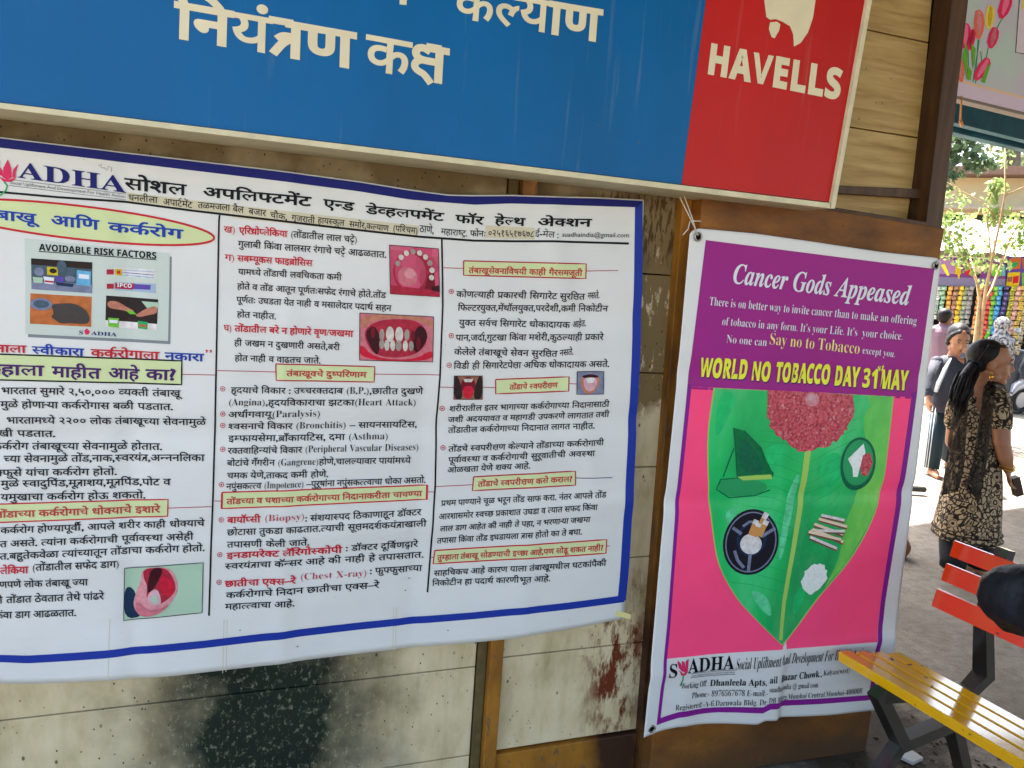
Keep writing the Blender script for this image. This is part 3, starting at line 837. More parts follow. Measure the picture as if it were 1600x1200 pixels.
O_((.13, .42), .08, .14, 'ashl', 5); P_([(.02, .6), (.19, .6), (.18, .78), (.04, .78)], 'palegreen', 5); P_([(.2, .56), (.38, .58), (.36, .8), (.22, .78)], 'white', 6); P_([(.22, .68), (.37, .69), (.36, .75), (.22, .74)], 'redl', 7)
O_((.5, .2), .08, .2, 'slate', 5); P_([(.4, .52), (.54, .54), (.54, .72), (.4, .7)], 'violet', 6); O_((.64, .58), .09, .1, 'ashl', 6); P_([(.4, .72), (.7, .74), (.68, .84), (.42, .82)], 'dkteal', 6)
P_, O_ = photo([(46.5, 458.5), (142.5, 464), (142, 511), (46, 506)], 'orange', 'printed_photo#2', False)
O_((.18, .34), .18, .2, 'ashl', 5); O_((.18, .33), .13, .13, 'slate', 6)
P_([(.33, .32), (.5, .28), (.7, .24), (.86, .38), (.95, .55), (.98, .82), (.9, .93), (.68, .9), (.5, .95), (.4, .8), (.34, .74), (.4, .6)], 'powder', 6)
P_, O_ = photo([(165, 462), (246.7, 468), (245, 516), (164, 511)], 'dkbr', 'printed_photo#3', False)
P_([(.02, .18), (.2, .14), (.42, .34), (.56, .44), (.5, .5), (.3, .42), (.05, .4)], 'skin', 5); P_([(.98, .2), (.8, .3), (.66, .46), (.56, .58), (.66, .62), (.84, .52), (1, .46)], 'skin', 5)
P_([(.68, .1), (1, .1), (1, .3), (.8, .32)], 'palegreen', 4); P_([(.38, .42), (.52, .44), (.6, .54), (.46, .54)], 'lime', 6); P_([(0, .78), (1, .8), (1, 1), (0, 1)], 'cigw', 4)
P_([(.05, .7), (.26, .7), (.26, 1), (.06, .98)], 'lime', 6); P_([(.08, .76), (.24, .76), (.24, .86), (.08, .86)], 'white', 7); P_([(.62, .74), (.82, .76), (.81, 1), (.63, .98)], 'stem', 6); P_([(.64, .84), (.8, .86), (.8, .93), (.64, .92)], 'orange', 7)
for dy, body, c2 in ((0, 'cigw', 'ygold'), (22.5, 'tube', 'violet')):
    B.poly('printed_photo#4', [(178, 418.5+dy), (243, 421+dy), (243, 436+dy), (178, 431+dy)], I[body], 3)
    B.poly('printed_photo#4', [(166, 421+dy), (177, 421+dy), (177, 429+dy), (166, 429+dy)], I['gum'], 4)
    if dy == 0:
        B.poly('printed_photo#4', [(179, 420), (190, 420.5), (190, 431), (179, 430)], I['ygold'], 4); B.poly('printed_photo#4', [(182, 423), (187, 423), (187, 428), (182, 428)], I['red'], 5)
        B.line('printed_photo#4', [(192, 426), (240, 430)], 1, I['blue'], 4); B.line('printed_photo#4', [(192, 422), (240, 425)], .8, I['cyan'], 4); B.line('printed_photo#4', [(192, 430), (240, 434)], 1.2, I['cyan'], 4)
    else:
        B.poly('printed_photo#4', [(179, 442), (210, 443.5), (206, 453), (179, 451)], I['gum'], 4); B.poly('printed_photo#4', [(210, 444), (235, 445.5), (234, 453), (206, 452)], I['violet'], 4)
        B.text('printed_photo#4', 'IPCO', (182, 442.5), (205, 444), 6, I['white'], 'sansb', 5)
def black(t, a, b, h=9.5, m='black', sty='dev', part='body_lettering', bow=0): B.text(part, t, a, b, h, I[m], sty, 4, bow)
black('तंबाखूनाला', (-70, 536.5), (41, 540), 11.5, 'red', 'devb'); black('स्वीकारा', (49, 541), (131, 545), 11.5, 'blue', 'devb'); black('कर्करोगाला', (141, 545.5), (249, 550), 11.5, 'red', 'devb'); black('नकारा', (257, 550.5), (319, 553), 11.5, 'blue', 'devb'); black('”', (321, 546), (331, 546.5), 15, 'red', 'sansb')
def hbox(q, key, bm_='ruler', wd=2, fill='green'):
    B.poly(key, q, I[fill], 2); B.line(key, list(q)+[q[0]], wd, I[bm_], 3)
hbox([(-70, 551), (284, 564), (283.5, 601), (-70, 592)], 'heading_box#1', 'black', 2.4)
for s_, a, b in (('तुम्हाला', (-38, 568), (69, 571.5)), ('माहीत', (80, 572.5), (157.5, 576)), ('आहे', (169, 575), (218, 577.5)), ('का?', (227, 577), (275, 578))):
    B.text('heading_box#1', s_, a, b, 16, I['purple'], 'devb', 4)
for t, a, b, h in (('भारतात सुमारे २,५०,००० व्यक्ती तंबाखू', (2, 605.5), (285, 610), 10), ('मुळे होणाऱ्या कर्करोगास बळी पडतात.', (0, 627), (270, 631), 10), ('भारतामध्ये २२०० लोक तंबाखूच्या सेवनामुळे', (10, 652), (322, 655), 10), ('मुखी पडतात.', (-18, 672.5), (85, 674), 10), ('कर्करोग तंबाखूच्या सेवनामुळे होतात.', (-14, 693), (253, 693.5), 10),
                   ('च्या सेवनामुळे तोंड,नाक,स्वरयंत्र,अन्ननलिका', (5, 712.6), (320, 710), 10), ('फुफ्फुसे यांचा कर्करोग होतो.', (-24, 734), (182.4, 732.3), 10), ('मुळे स्वादुपिंड,मूत्राशय,मूत्रपिंड,पोट व', (1, 751), (267, 748), 10), ('यमुखाचा कर्करोग होऊ शकतो.', (1, 772), (227, 769), 10)):
    black(t, a, b, h)
hbox([(-60, 789), (262.5, 780.5), (261.7, 806.7), (-60, 818)], 'heading_box#2', 'red', 2)
B.text('heading_box#2', 'तोंडाच्या कर्करोगाचे धोक्याचे इशारे', (-8, 798.8), (250.7, 790.5), 10, I['hred'], 'devb', 4)
for t, a, b, h in (('कर्करोग होण्यापूर्वी, आपले शरीर काही धोक्याचे', (1, 823.8), (320, 812), 9.5), ('त असते. त्यांना कर्करोगाची पूर्वावस्था असेही', (0, 845), (302.6, 833), 9.5), ('त.बहुतेकवेळा त्यांच्यातून तोंडाचा कर्करोग होतो.', (0, 864), (320, 850), 9.5), ('(तोंडातील सफेद डाग)', (52.5, 880), (186, 875), 10), ('णपणे लोक तंबाखू ज्या', (0, 907), (138, 903.5), 10), ('नी तोंडात ठेवतात तेथे पांढरे', (-10, 932), (163, 925.4), 10), ('किंवा डाग आढळतात.', (-12, 955.8), (119.4, 951), 10)):
    black(t, a, b, h)
black('लेकिया', (1.3, 885), (46, 883), 10, 'red', 'devb')
P_, O_ = photo([(194.7, 887.3), (317.6, 878.4), (315.7, 957), (193.4, 969)], 'palegreen', 'printed_photo#5')
P_([(0, .35), (.12, .4), (.18, .7), (.25, .97), (0, .98)], 'dkteal', 4); P_([(.66, .02), (1, .0), (1, .98), (.5, .98), (.7, .6)], 'palegreen', 4)
P_([(.22, .02), (.55, .02), (.66, .24), (.70, .5), (.62, .72), (.5, .9), (.3, .97), (.16, .9), (.11, .68), (.16, .46), (.21, .28)], 'lipl', 5)
P_([(.24, .03), (.52, .03), (.62, .24), (.67, .5), (.56, .68), (.44, .76), (.34, .76), (.28, .6), (.3, .4), (.24, .2)], 'gum', 6)
P_([(.34, .03), (.5, .03), (.44, .3), (.34, .5), (.29, .5), (.3, .3)], 'mouth', 7); P_([(.46, .24), (.54, .2), (.66, .46), (.6, .64), (.5, .56), (.44, .4)], 'tongue', 8); P_([(.32, .5), (.42, .42), (.48, .66), (.46, .78), (.34, .76), (.28, .66)], 'tonguel', 8); P_([(.35, .6), (.41, .55), (.44, .7), (.38, .74)], 'palegreen', 9)
P_([(.14, .66), (.2, .7), (.3, .86), (.48, .84), (.6, .74), (.48, .92), (.3, .98), (.17, .92)], 'lip', 9)
# column 2
black('ख)', (349.4, 353.5), (367, 354.5), 9.5, 'red'); black('एरिथ्रोप्लेकिया', (373.3, 355), (449.4, 361), 9.5, 'red', 'devb'); black('(तोंडातील लाल चट्टे)', (455, 361), (557.5, 370), 9.5)
black('गुलाबी किंवा लालसर रंगाचे चट्टे आढळतात.', (372, 376.3), (603.5, 393.4)); black('ग)', (351, 397.3), (366, 398.6), 9.5, 'red'); black('सबम्यूकस फाइब्रोसिस', (370.7, 398.6), (488.5, 406.5), 9.5, 'red', 'devb')
for t, a, b in (('यामध्ये तोंडाची लवचिकता कमी', (372, 420), (534, 429)), ('होते व तोंड आतून पूर्णतःसफेद रंगाचे होते.तोंड', (370.4, 442.7), (603.5, 457)), ('पूर्णतः उघडता येत नाही व मसालेदार पदार्थ सहन', (369.3, 463.7), (612, 477.3)), ('होत नाहीत.', (370, 486.5), (431.5, 490)), ('ही जखम न दुखणारी असते,बरी', (366, 531), (531, 538)), ('होत नाही व वाढतच जाते.', (366.7, 554.8), (501, 559)),
                ('हृदयाचे विकार : उच्चरक्तदाब (B.P.),छातीत दुखणे', (360.7, 605), (662, 607.2)), ('(Angina),हृदयविकाराचा झटका(Heart Attack)', (358, 624.3), (650, 624.8)), ('अर्धांगवायू(Paralysis)', (356.7, 643.5), (500, 642)), ('श्वसनाचे विकार (Bronchitis) – सायनसायटिस,', (356.7, 662.4), (652.8, 659.7)), ('इम्फायसेमा,ब्राँकायटिस, दमा (Asthma)', (356.7, 681.3), (606.6, 678)), ('रक्तवाहिन्यांचे विकार (Peripheral Vascular Diseases)', (356, 700), (654.6, 695)),
                ('बोटांचे गँगरीन (Gangrene)होणे,चालल्यावार पायांमध्ये', (354.6, 718.8), (642.8, 715.4)), ('चमक येणे,ताकद कमी होणे.', (354.6, 738.5), (513, 736.4)), ('नपुंसकत्त्व (Impotence) –पुरूषांना नपुंसकत्त्वाचा धोका असतो.', (353.6, 755.5), (666, 746.4)),
                (': संशयास्पद ठिकाणाहून डॉक्टर', (477, 805.5), (659.4, 796.7)), ('छोटासा तुकडा काढतात.त्याची सूक्ष्मदर्शकयंत्राखाली', (354.6, 827), (667, 813.8)), ('तपासणी केली जाते.', (354.6, 845.3), (483.3, 842)), (': डॉक्टर दूर्बिणद्वारे', (540.5, 852.4), (654.6, 847)), ('स्वरयंत्राचा कॅन्सर आहे की नाही हे तपासतात.', (351.5, 880.2), (663, 863.7)), (': फुफ्फुसाच्या', (578.5, 888.6), (660.7, 884.7)),
                ('कर्करोगाचे निदान छातीचा एक्स–रे', (352.8, 925.9), (593.5, 910)), ('महात्त्वाचा आहे.', (351.5, 943.7), (460.4, 938))):
    black(t, a, b, 9)
black('घ)', (349.4, 507.5), (361.5, 508.3), 9.5, 'red'); black('तोंडातील बरे न होणारे वृण/जखमा', (366.5, 508.3), (552.3, 516.7), 9.5, 'red', 'devb')
black('बायॉप्सी', (354.6, 807.8), (407.4, 806), 9.5, 'red', 'devb'); black('(Biopsy)', (414.5, 803.5), (475, 801), 10.5, 'redl', 'ser')
black('इनडायरेक्ट लॅरिंगोस्कोपी', (354, 862.4), (535, 854), 9.5, 'red', 'devb'); black('छातीचा एक्स–रे', (351, 907.5), (463, 901.7), 9.5, 'red', 'devb'); black('(Chest X-ray)', (470.4, 895.5), (572.8, 890), 10.5, 'redl', 'ser')
hbox([(431, 568.4), (585.6, 573), (584.6, 597), (431.5, 594)], 'heading_box#3'); B.text('heading_box#3', 'तंबाखूवचे दुष्परिणाम', (447.3, 578.7), (573.3, 581.3), 8.5, I['hred'], 'devb', 4)
hbox([(347, 769.2), (668.3, 759), (667.8, 781.3), (346.2, 794.4)], 'heading_box#4', 'red'); B.text('heading_box#4', 'तोंडच्या व घशाच्या कर्करोगाच्या निदानाकरीता चाचण्या', (354, 779.2), (660.7, 768), 8.5, I['hred'], 'devb', 4)
for x in (347, 668): B.line('heading_box#4', [(x, 770.5 if x < 400 else 759), (x-.7, 794 if x < 400 else 781.5)], 3, I['red'], 4)
P_, O_ = photo([(608, 382.9), (684.8, 388.6), (686.7, 463.7), (609.5, 459)], 'palate', 'printed_photo#6')
O_((.46, .54), .4, .44, 'gum', 4); O_((.42, .52), .32, .38, 'palate', 5); O_((.36, .62), .2, .2, 'lip', 6, 20); O_((.4, .56), .12, .1, 'lipl', 7)
for k in range(9):
    a = R(200+k*22); O_((.5+.36*math.cos(a), .5+.40*math.sin(a)), .055, .06, 'tooth' if k % 3 else 'toothd', 8, 10)
P_([(.78, .55), (.9, .5), (.92, .9), (.7, .86)], 'gumd', 6); P_([(0, .82), (1, .88), (1, 1), (0, 1)], 'gum', 8); P_([(.86, .8), (1, .76), (1, .9), (.84, .88)], 'mouth', 9)
P_, O_ = photo([(562, 489), (677.5, 495), (676.2, 565.8), (561.5, 562.7)], 'lip', 'printed_photo#7')
P_([(0, 0), (1, 0), (1, .3), (.8, .06), (.2, .1), (0, .4)], 'skin', 4); P_([(0, .6), (.2, .95), (.75, .97), (1, .7), (1, 1), (0, 1)], 'tongue', 4)
P_([(.04, .4), (.2, .16), (.5, .08), (.8, .1), (.95, .4), (.85, .78), (.6, .92), (.3, .92), (.14, .78)], 'gum', 5)
P_([(.06, .4), (.2, .22), (.28, .5), (.26, .92), (.16, .76)], 'mouth', 6); P_([(.94, .4), (.82, .16), (.72, .4), (.74, .84), (.86, .7)], 'mouth', 6)
for u, t, a, b, m_ in ((.18, .4, .03, .12, 'gumd'), (.3, .44, .035, .13, 'toothd'), (.41, .42, .055, .17, 'tooth'), (.535, .42, .055, .17, 'tooth'), (.64, .42, .035, .13, 'toothd'), (.72, .44, .03, .13, 'gumd'), (.3, .64, .035, .11, 'toothd'), (.37, .66, .035, .12, 'tooth'), (.45, .66, .035, .12, 'tooth'), (.53, .66, .04, .12, 'toothd'), (.62, .66, .035, .12, 'tooth'), (.7, .66, .035, .11, 'toothd'), (.8, .6, .03, .14, 'gumd')):
    O_((u, t), a, b, m_, 8, 14)
# column 3
hbox([(724, 407.5), (915.6, 412.3), (914.8, 435.2), (724, 430)], 'heading_box#5'); B.text('heading_box#5', 'तंबाखूसेवनाविषयी काही गैरसमजूती', (731.9, 418), (910, 422.4), 8.5, I['hred'], 'devb', 4)
for t, a, b in (('कोणत्याही प्रकारची सिगारेट सुरक्षित', (713, 454.9), (914, 459)), ('नसते.', (918, 457.5), (936.6, 456.5)), ('फिल्टरयुक्त,मेंथॉलयुक्त,परदेशी,कमी निकोटीन', (715.6, 476.4), (950.2, 477.6)), ('युक्त सर्वच सिगारेट धोकादायक', (717, 499.5), (890, 503)), ('आहेत.', (894, 502.5), (915.6, 500)), ('पान,जर्दा,गुटखा किंवा मशेरी,कुठल्याही प्रकारे', (712, 523), (943, 521.8)), ('केलेले तंबाखूचे सेवन सुरक्षित', (709.6, 545), (871, 548)), ('नसते.', (874, 547), (894.6, 544)), ('विडी ही सिगारेटपेक्षा अधिक धोकादायक असते.', (709, 567.2), (951.5, 563.8))):
    black(t, a, b, 9.2)
for t, a, b in (('शरीरातील इतर भागाच्या कर्करोगाच्या निदानासाठी', (703, 634.8), (951.8, 626.7)), ('जशी अदययावत व महागडी उपकरणे लागतात तशी', (701, 652.6), (952.3, 643)), ('तोंडातील कर्करोगाच्या निदानात लागत नाहीत.', (701, 669), (929.2, 660.8)), ('तोंडचे स्वपरीक्षण केल्याने तोंडाच्या कर्करोगाची', (701, 698), (943, 686.3)), ('पूर्वावस्था व कर्करोगाची सुरूवातीची अवस्था', (701, 715), (928.2, 702.8)), ('ओळखता येणे शक्य आहे.', (699.6, 731), (828.2, 723)),
                ('प्रथम पाण्याने चूळ भरून तोंड साफ करा. नंतर आपले तोंड', (690, 783), (945.8, 766.9)), ('आरशासमोर स्वच्छ प्रकाशात उघडा व त्यात सफद किंवा', (686, 803.5), (931.3, 786)), ('लाल डाग आहेत की नाही ते पहा, न भरणाऱ्या जखमा', (687.8, 822.5), (920.8, 805.7)), ('तपासा किंवा तोंड इघडायला त्रास होतो का ते बघा.', (683.3, 842), (908.2, 825.4)), ('साहचिकच आहे कारण याला तंबाखूमधील घटकांपैकी', (678.7, 893), (946, 874)), ('निकोटीन हा पदार्थ कारणीभूत आहे.', (676, 908.6), (859, 898.3))):
    black(t, a, b, 8.4)
hbox([(774.4, 593), (888, 588.4), (887.5, 610.7), (774.4, 615.4)], 'heading_box#6'); B.text('heading_box#6', 'तोंडाचे स्वपरीक्षण', (796, 601), (871.5, 597.3), 7.8, I['hred'], 'devb', 4)
hbox([(740.3, 745.4), (898, 735.4), (898, 757.2), (738.4, 767)], 'heading_box#7'); B.text('heading_box#7', 'तोंडाचे स्वपरीक्षण कसे कराल?', (746.8, 752.6), (893.3, 743.4), 8.2, I['hred'], 'devb', 4)
hbox([(680, 861.4), (946.3, 841.7), (945.2, 863), (677.5, 882.4)], 'heading_box#8', 'red'); B.text('heading_box#8', 'तुम्हाला तंबाखू सोडण्याची इच्छा आहे,पण सोडू शकत नाही?', (684, 868.7), (941.3, 850.3), 8, I['hred'], 'devb', 4)
P_, O_ = photo([(709.5, 587.3), (753.6, 587.3), (753.4, 624), (708.8, 624)], 'face', 'printed_photo#8')
P_([(0, 0), (.14, 0), (.3, .6), (.3, 1), (0, 1)], 'dkbr', 4); P_([(.86, 0), (1, 0), (1, 1), (.7, 1), (.72, .6)], 'dkbr', 4); O_((.5, .4), .26, .36, 'gumd', 5); P_([(.32, .12), (.68, .12), (.62, .26), (.38, .26)], 'tooth', 6); P_([(.34, .42), (.66, .42), (.7, .75), (.56, .97), (.42, .97), (.3, .75)], 'tongue', 7)
P_, O_ = photo([(900, 580), (942.6, 580), (941.8, 615.4), (899.3, 615.4)], 'ashl', 'printed_photo#9')
P_([(.1, .2), (.9, .2), (.8, .7), (.6, .98), (.3, .98), (.16, .7)], 'skin', 4); P_([(.14, .2), (.5, .1), (.86, .2), (.7, .3), (.3, .3)], 'mouth', 5); P_([(.22, .26), (.78, .26), (.72, .7), (.55, .88), (.38, .86), (.26, .66)], 'tonguel', 6); P_([(.3, .28), (.7, .28), (.6, .5), (.4, .5)], 'cigw', 7)
for x, y in ((348, 607.5), (348, 646.8), (348, 665.2), (348, 702), (346, 757), (345.7, 812), (343.6, 865.5), (342.3, 909.6), (704.8, 455.4), (705, 524.4), (701.7, 570.5), (691, 638.3), (692.5, 700)):
    kb = 'bullet#%d' % y; B.ring(kb, (x, y), 3.6, 3.6, 1.0, I['redl'], 4, 0, 16); B.oval(kb, (x, y), 1.5, 1.5, I['red'], 4, 0, 8)
B.line('pen_mark', [(153, 259), (158, 256), (157, 262), (163, 262), (166, 266), (169, 259), (174, 262), (173, 268)], .8, I['grey'], 4)
for x, y in ((375, 985), (465, 1012), (640, 905), (634, 924), (700, 985)): B.oval('stain', (x, y), 1.2, .9, I['dkbr'], 4, 0, 8)
for x, y0, y1 in ((350, 968, 1052), (355, 968, 1050), (172, 965, 1058), (616, 950, 1018), (620, 950, 1017)): B.line('tape_mark', [(x, y0), (x-2, y1)], 1.0, I['beige'], 1)
B.build()
bm = bmesh.new(); slab_px(bm, [(964, 954), (986, 960), (985, 968), (962, 962)], Y_B1-.004, Y_B1-.0022); 
tag(bm_obj('adhesive_tape', bm, mat('yellow_tape', (206, 196, 130), .6)), 'small strip of pale yellow tape on the health banner\'s lower right corner', 'tape')

# ------------------------------------------------------------------ the tobacco banner
def warp2(x, z):
    v = .004*math.sin(4*x+1.0) + .003*math.sin(6*z+2*x) + .002*math.sin(11*x-3*z)
    for zc, a in ((1.02, .006), (.42+.02*x, -.006), (1.42, .003)): v += a*crease(z-zc, .015)
    xm = 1.64+.02*z; v += a*.4*crease(x-xm, .02)
    lo = max(0, min(1, (.55-z)/.35))
    t = (x-1.70); v += lo*(.012*math.tanh(t/.012)*math.exp(-(t/.16)**2) - .010*math.exp(-((x-1.32)/.05)**2) + .008*math.sin(8*(x-1.2)))
    return v - .004
b2 = thing('tobacco_banner', 'purple and pink vinyl banner with a green leaf hung with eyelets on the brown board', 'banner', (1.65, Y_B2, 1.0))
C = Print(Y_B2, warp2, b2); C.step = 8
C.grid('sheet', [(1077, 366), (1081, 360), (1092, 357), (1180, 365), (1280, 379), (1380, 394), (1462, 403), (1469, 409)], [(1003.5, 1150), (1030, 1141), (1057, 1134), (1120, 1131), (1180, 1128.5), (1191, 1122), (1250, 1119), (1301, 1116), (1364, 1110), (1385, 1106)], 90, 200, M_SHEET2)
L_in = [(1102, 375), (1082, 560), (1079, 603), (1066, 695), (1052, 830), (1041, 940), (1028, 1105)]
def strip(A, D, m, k=2, part='print_panel'): addband(C, part, A, D, m, k)
def xat(pl, y):
    for i in range(len(pl)-1):
        if pl[i][1] <= y <= pl[i+1][1]: return pl[i][0]+(pl[i+1][0]-pl[i][0])*(y-pl[i][1])/(pl[i+1][1]-pl[i][1])
    return pl[-1][0] if y > pl[-1][1] else pl[0][0]
LO = [(1102, 375), (1088, 480), (1072, 600), (1056.7, 760), (1048, 880), (1040, 977), (1024, 1131)]
RO = [(1458.5, 420), (1447, 500), (1432, 607), (1416, 720), (1400, 830), (1383, 940), (1376, 1000), (1363, 1086)]
def rows(Lp, Rp, top, bot, m, k, n=90, part='print_panel'):
    v = []; NX = 24
    for j in range(n+1):
        t = j/n
        for i in range(NX+1):
            u = i/NX
            yt = top[0]+(top[1]-top[0])*u; yb = bot[0]+(bot[1]-bot[0])*u; y = yt+(yb-yt)*t
            v.append((xat(Lp, y)*(1-u)+xat(Rp, y)*u, y))
    C.add(part, v, [(j*(NX+1)+i, j*(NX+1)+i+1, (j+1)*(NX+1)+i+1, (j+1)*(NX+1)+i) for j in range(n) for i in range(NX)], m, k)
rows(LO, RO, (375, 420), (607, 623), I['magenta'], 2)
LI = [(x+5, y) for x, y in LO]; RI = [(x-7, y) for x, y in RO]
LI[2] = (1077, 600); RI[2] = (1424, 607)
rows(LI, RI, (603, 620), (1027, 1002), I['pink'], 2)
strip([(1072, 600), (1056.7, 760), (1048, 880), (1040, 977), (1024, 1131)], [(1078, 600), (1062.5, 760), (1053, 880), (1045, 977), (1030, 1122)], I['magenta2'], 3)
strip([(1431, 612), (1416, 720), (1400, 830), (1383, 940), (1376, 1000), (1363, 1088)], [(1423, 612), (1408, 720), (1392.5, 830), (1376, 940), (1369.5, 1000), (1357, 1088)], I['magenta2'], 3)
strip([(1024, 1131), (1058.8, 1119), (1120, 1113), (1188, 1110.5), (1199, 1104), (1260, 1100), (1353, 1094), (1363, 1092)], [(1030, 1120), (1058.8, 1110), (1120, 1105), (1188, 1101.5), (1199, 1095), (1260, 1091.5), (1353, 1086), (1363, 1084)], I['magenta2'], 3)
def ct(t, a, b, h, m='white', sty='ser', part='lettering', k=5): C.text(part, t, a, b, h, I[m], sty, k)
ct('Cancer Gods Appeased', (1147, 411), (1424, 446), 31, 'white', 'bi', 'title_lettering')
ct('There is on better way to invite cancer than to make an offering', (1107.6, 463), (1431.6, 494), 13.5); ct('of tobacco in any form. It’s your Life. It’s  your choice.', (1127, 494.5), (1409.5, 518), 13); ct('No one can', (1133.4, 522), (1196.7, 527.5), 13); ct('Say no to Tobacco', (1202.4, 519), (1344, 534.5), 18.5, 'cream'); ct('except you.', (1348, 541), (1397.4, 547), 11)
for t, a, b in (('WORLD', (1093, 559.3), (1167, 563)), ('NO', (1175, 565), (1204, 567)), ('TOBACCO', (1212.5, 567), (1298.8, 571.6)), ('DAY', (1306.8, 572.8), (1344, 575.4)), ('31', (1349, 576), (1371, 578)), ('MAY', (1377, 578), (1419, 580.5))):
    ct(t, (a[0]+1.2, a[1]+1.2), (b[0]+1.2, b[1]+1.2), 29, 'purple', 'heavy', 'title_lettering', 3); ct(t, a, b, 28, 'yel', 'heavy', 'title_lettering', 5)
ct('st', (1371, 568), (1381, 569), 11, 'yel', 'serb', 'title_lettering')
LF = 'leaf_picture'
leafL = [(1112, 605), (1103, 677), (1105, 760), (1112, 827), (1123, 883), (1150, 933), (1180, 967), (1213, 1000), (1221, 1007)]
leafR = [(1221, 1007), (1237, 990), (1280, 933), (1327, 877), (1360, 817), (1377, 760), (1387, 683), (1394, 619.5)]
oL, oR = smooth_open(leafL), smooth_open(leafR)
C.poly(LF, oL+oR[1:], I['rib'], 3)
C.poly(LF, [(x+2, y+.6) for x, y in oL[:-1]]+[(1220.5, 1003.5)]+[(x-2, y-.6) for x, y in oR[1:]], I['leaf'], 4)
C.poly(LF, smooth_open([(1352, 616.5), (1362, 660), (1346, 720), (1338, 770), (1318, 820), (1310, 870), (1288, 918)])+smooth_open([(1323, 878), (1357, 816), (1374.5, 760), (1384.5, 683), (1391.5, 620)]), I['leafl'], 5)
C.poly(LF, [(1257, 700), (1267, 700), (1256, 780), (1243, 860), (1228, 940), (1221, 999), (1216, 999), (1222, 940), (1236, 860), (1248, 780)], I['rib'], 6)
random.seed(3)
C.poly(LF, [(1197, 609)] + [(1263+69*(1+random.uniform(-.05, .05))*math.cos(t), 632+68*(1+random.uniform(-.06, .06))*math.sin(t)) for t in [R(172-i*4.2) for i in range(40)]] + [(1331, 616.5)], I['mince'], 6)
C.poly(LF, [(1236, 690), (1290, 690), (1268, 704), (1246, 706)], I['mince'], 7); C.oval(LF, (1268, 624), 11, 10.5, I['lipl'], 8); C.oval(LF, (1266, 621), 6, 5, I['tonguel'], 9)
C.poly(LF, [(1143, 667), (1160, 672), (1188, 700), (1208, 742), (1204, 748), (1150, 747), (1146, 705)], I['leafd'], 6); C.poly(LF, chaikin([(1150, 684), (1166, 686), (1192, 726), (1188, 740), (1156, 740)]), I['moss'], 6.5); C.poly(LF, chaikin([(1124, 748), (1150, 746), (1196, 752), (1200, 768), (1170, 776), (1136, 776), (1120, 764)]), I['stem'], 5.6); C.poly(LF, [(1150, 744), (1178, 742), (1204, 741), (1206, 748), (1160, 750)], I['rib'], 7)
C.line(LF, [(1143, 668), (1148, 705), (1150, 746), (1124, 748), (1118, 764), (1140, 778), (1180, 775), (1204, 766)], 1.8, I['moss'], 7); C.line(LF, [(1144, 700), (1128, 744)], 1.6, I['moss'], 7); C.oval(LF, (1138, 757), 12, 5, I['stem'], 7, .4); C.line(LF, [(1160, 672), (1188, 700), (1194, 726), (1208, 740)], 2, I['moss'], 8)
C.oval(LF, (1338, 724), 27, 42, I['moss'], 6, R(8)); C.oval(LF, (1338, 722), 23, 36, I['stem'], 7, R(8)); C.poly(LF, [(1322, 716), (1346, 692), (1349, 706), (1340, 730), (1337, 744), (1330, 744), (1329, 730)], I['salt'], 8); C.poly(LF, [(1345, 710), (1356, 706), (1360, 722), (1352, 742), (1343, 742), (1341, 728)], I['mince'], 9)
C.oval(LF, (1173, 847), 43.5, 52, I['ash'], 6, R(14)); C.ring(LF, (1173, 847), 39, 47, 2, I['ashl'], 7, R(14)); C.oval(LF, (1173, 846), 36, 44, I['ash'], 8, R(14)); C.ring(LF, (1174, 842), 21, 25, 5, I['dkteal'], 9, R(14)); C.oval(LF, (1173, 850), 17, 16, I['cigw'], 10)
for a, b in (((1172, 865), (1169, 893)), ((1190, 838), (1211, 825)), ((1158, 834), (1144, 824))): C.line(LF, [a, b], 5, I['ashl'], 10)
C.line(LF, [(1147, 860), (1152, 875), (1162, 887)], 5, I['ashl'], 10); C.line(LF, [(1160, 822), (1170, 815), (1180, 815)], 4, I['ashl'], 10)
for a, b in (((1172, 836), (1180, 815)), ((1178, 838), (1196, 804)), ((1186, 838), (1196, 816)), ((1180, 836), (1184, 820))):
    C.line(LF, [a, b], 8, I['cig'], 11); C.line(LF, [(b[0]-(b[0]-a[0])*.18, b[1]-(b[1]-a[1])*.18), (b[0]+1.5, b[1]-3)], 8.4, I['cigw'], 12)
for i, (x0, y0, x1, y1) in enumerate(((1282, 804, 1318, 812), (1278, 810, 1322, 822), (1271, 818, 1316, 834), (1266, 828, 1318, 829), (1268, 826, 1316, 846), (1262, 830, 1312, 842), (1264, 838, 1306, 856))):
    C.line(LF, [(x0, y0+2.2), (x1, y1+2.2)], 5.5, I['stickd'], 7+i*.8); C.line(LF, [(x0, y0), (x1, y1)], 4.2, I['stick' if i % 3 else 'cigw'], 7.4+i*.8)
C.poly(LF, [(1272+(19+random.uniform(-3, 2))*math.cos(t)+6*math.sin(-t), 903+(24+random.uniform(-3, 2))*math.sin(t)) for t in [6.2832*i/26 for i in range(26)]], I['salt'], 7)
for k in range(15):
    y = 690+k*17
    C.line(LF, [(1258-(y-690)*.13, y), (1232-(k*4), y-14), (1186-k*3, y-18)], .6, I['leafv'], 5); C.line(LF, [(1266-(y-690)*.13, y), (1296, y-20), (1340-k*4, y-38)], .6, I['leafv'], 5.3)
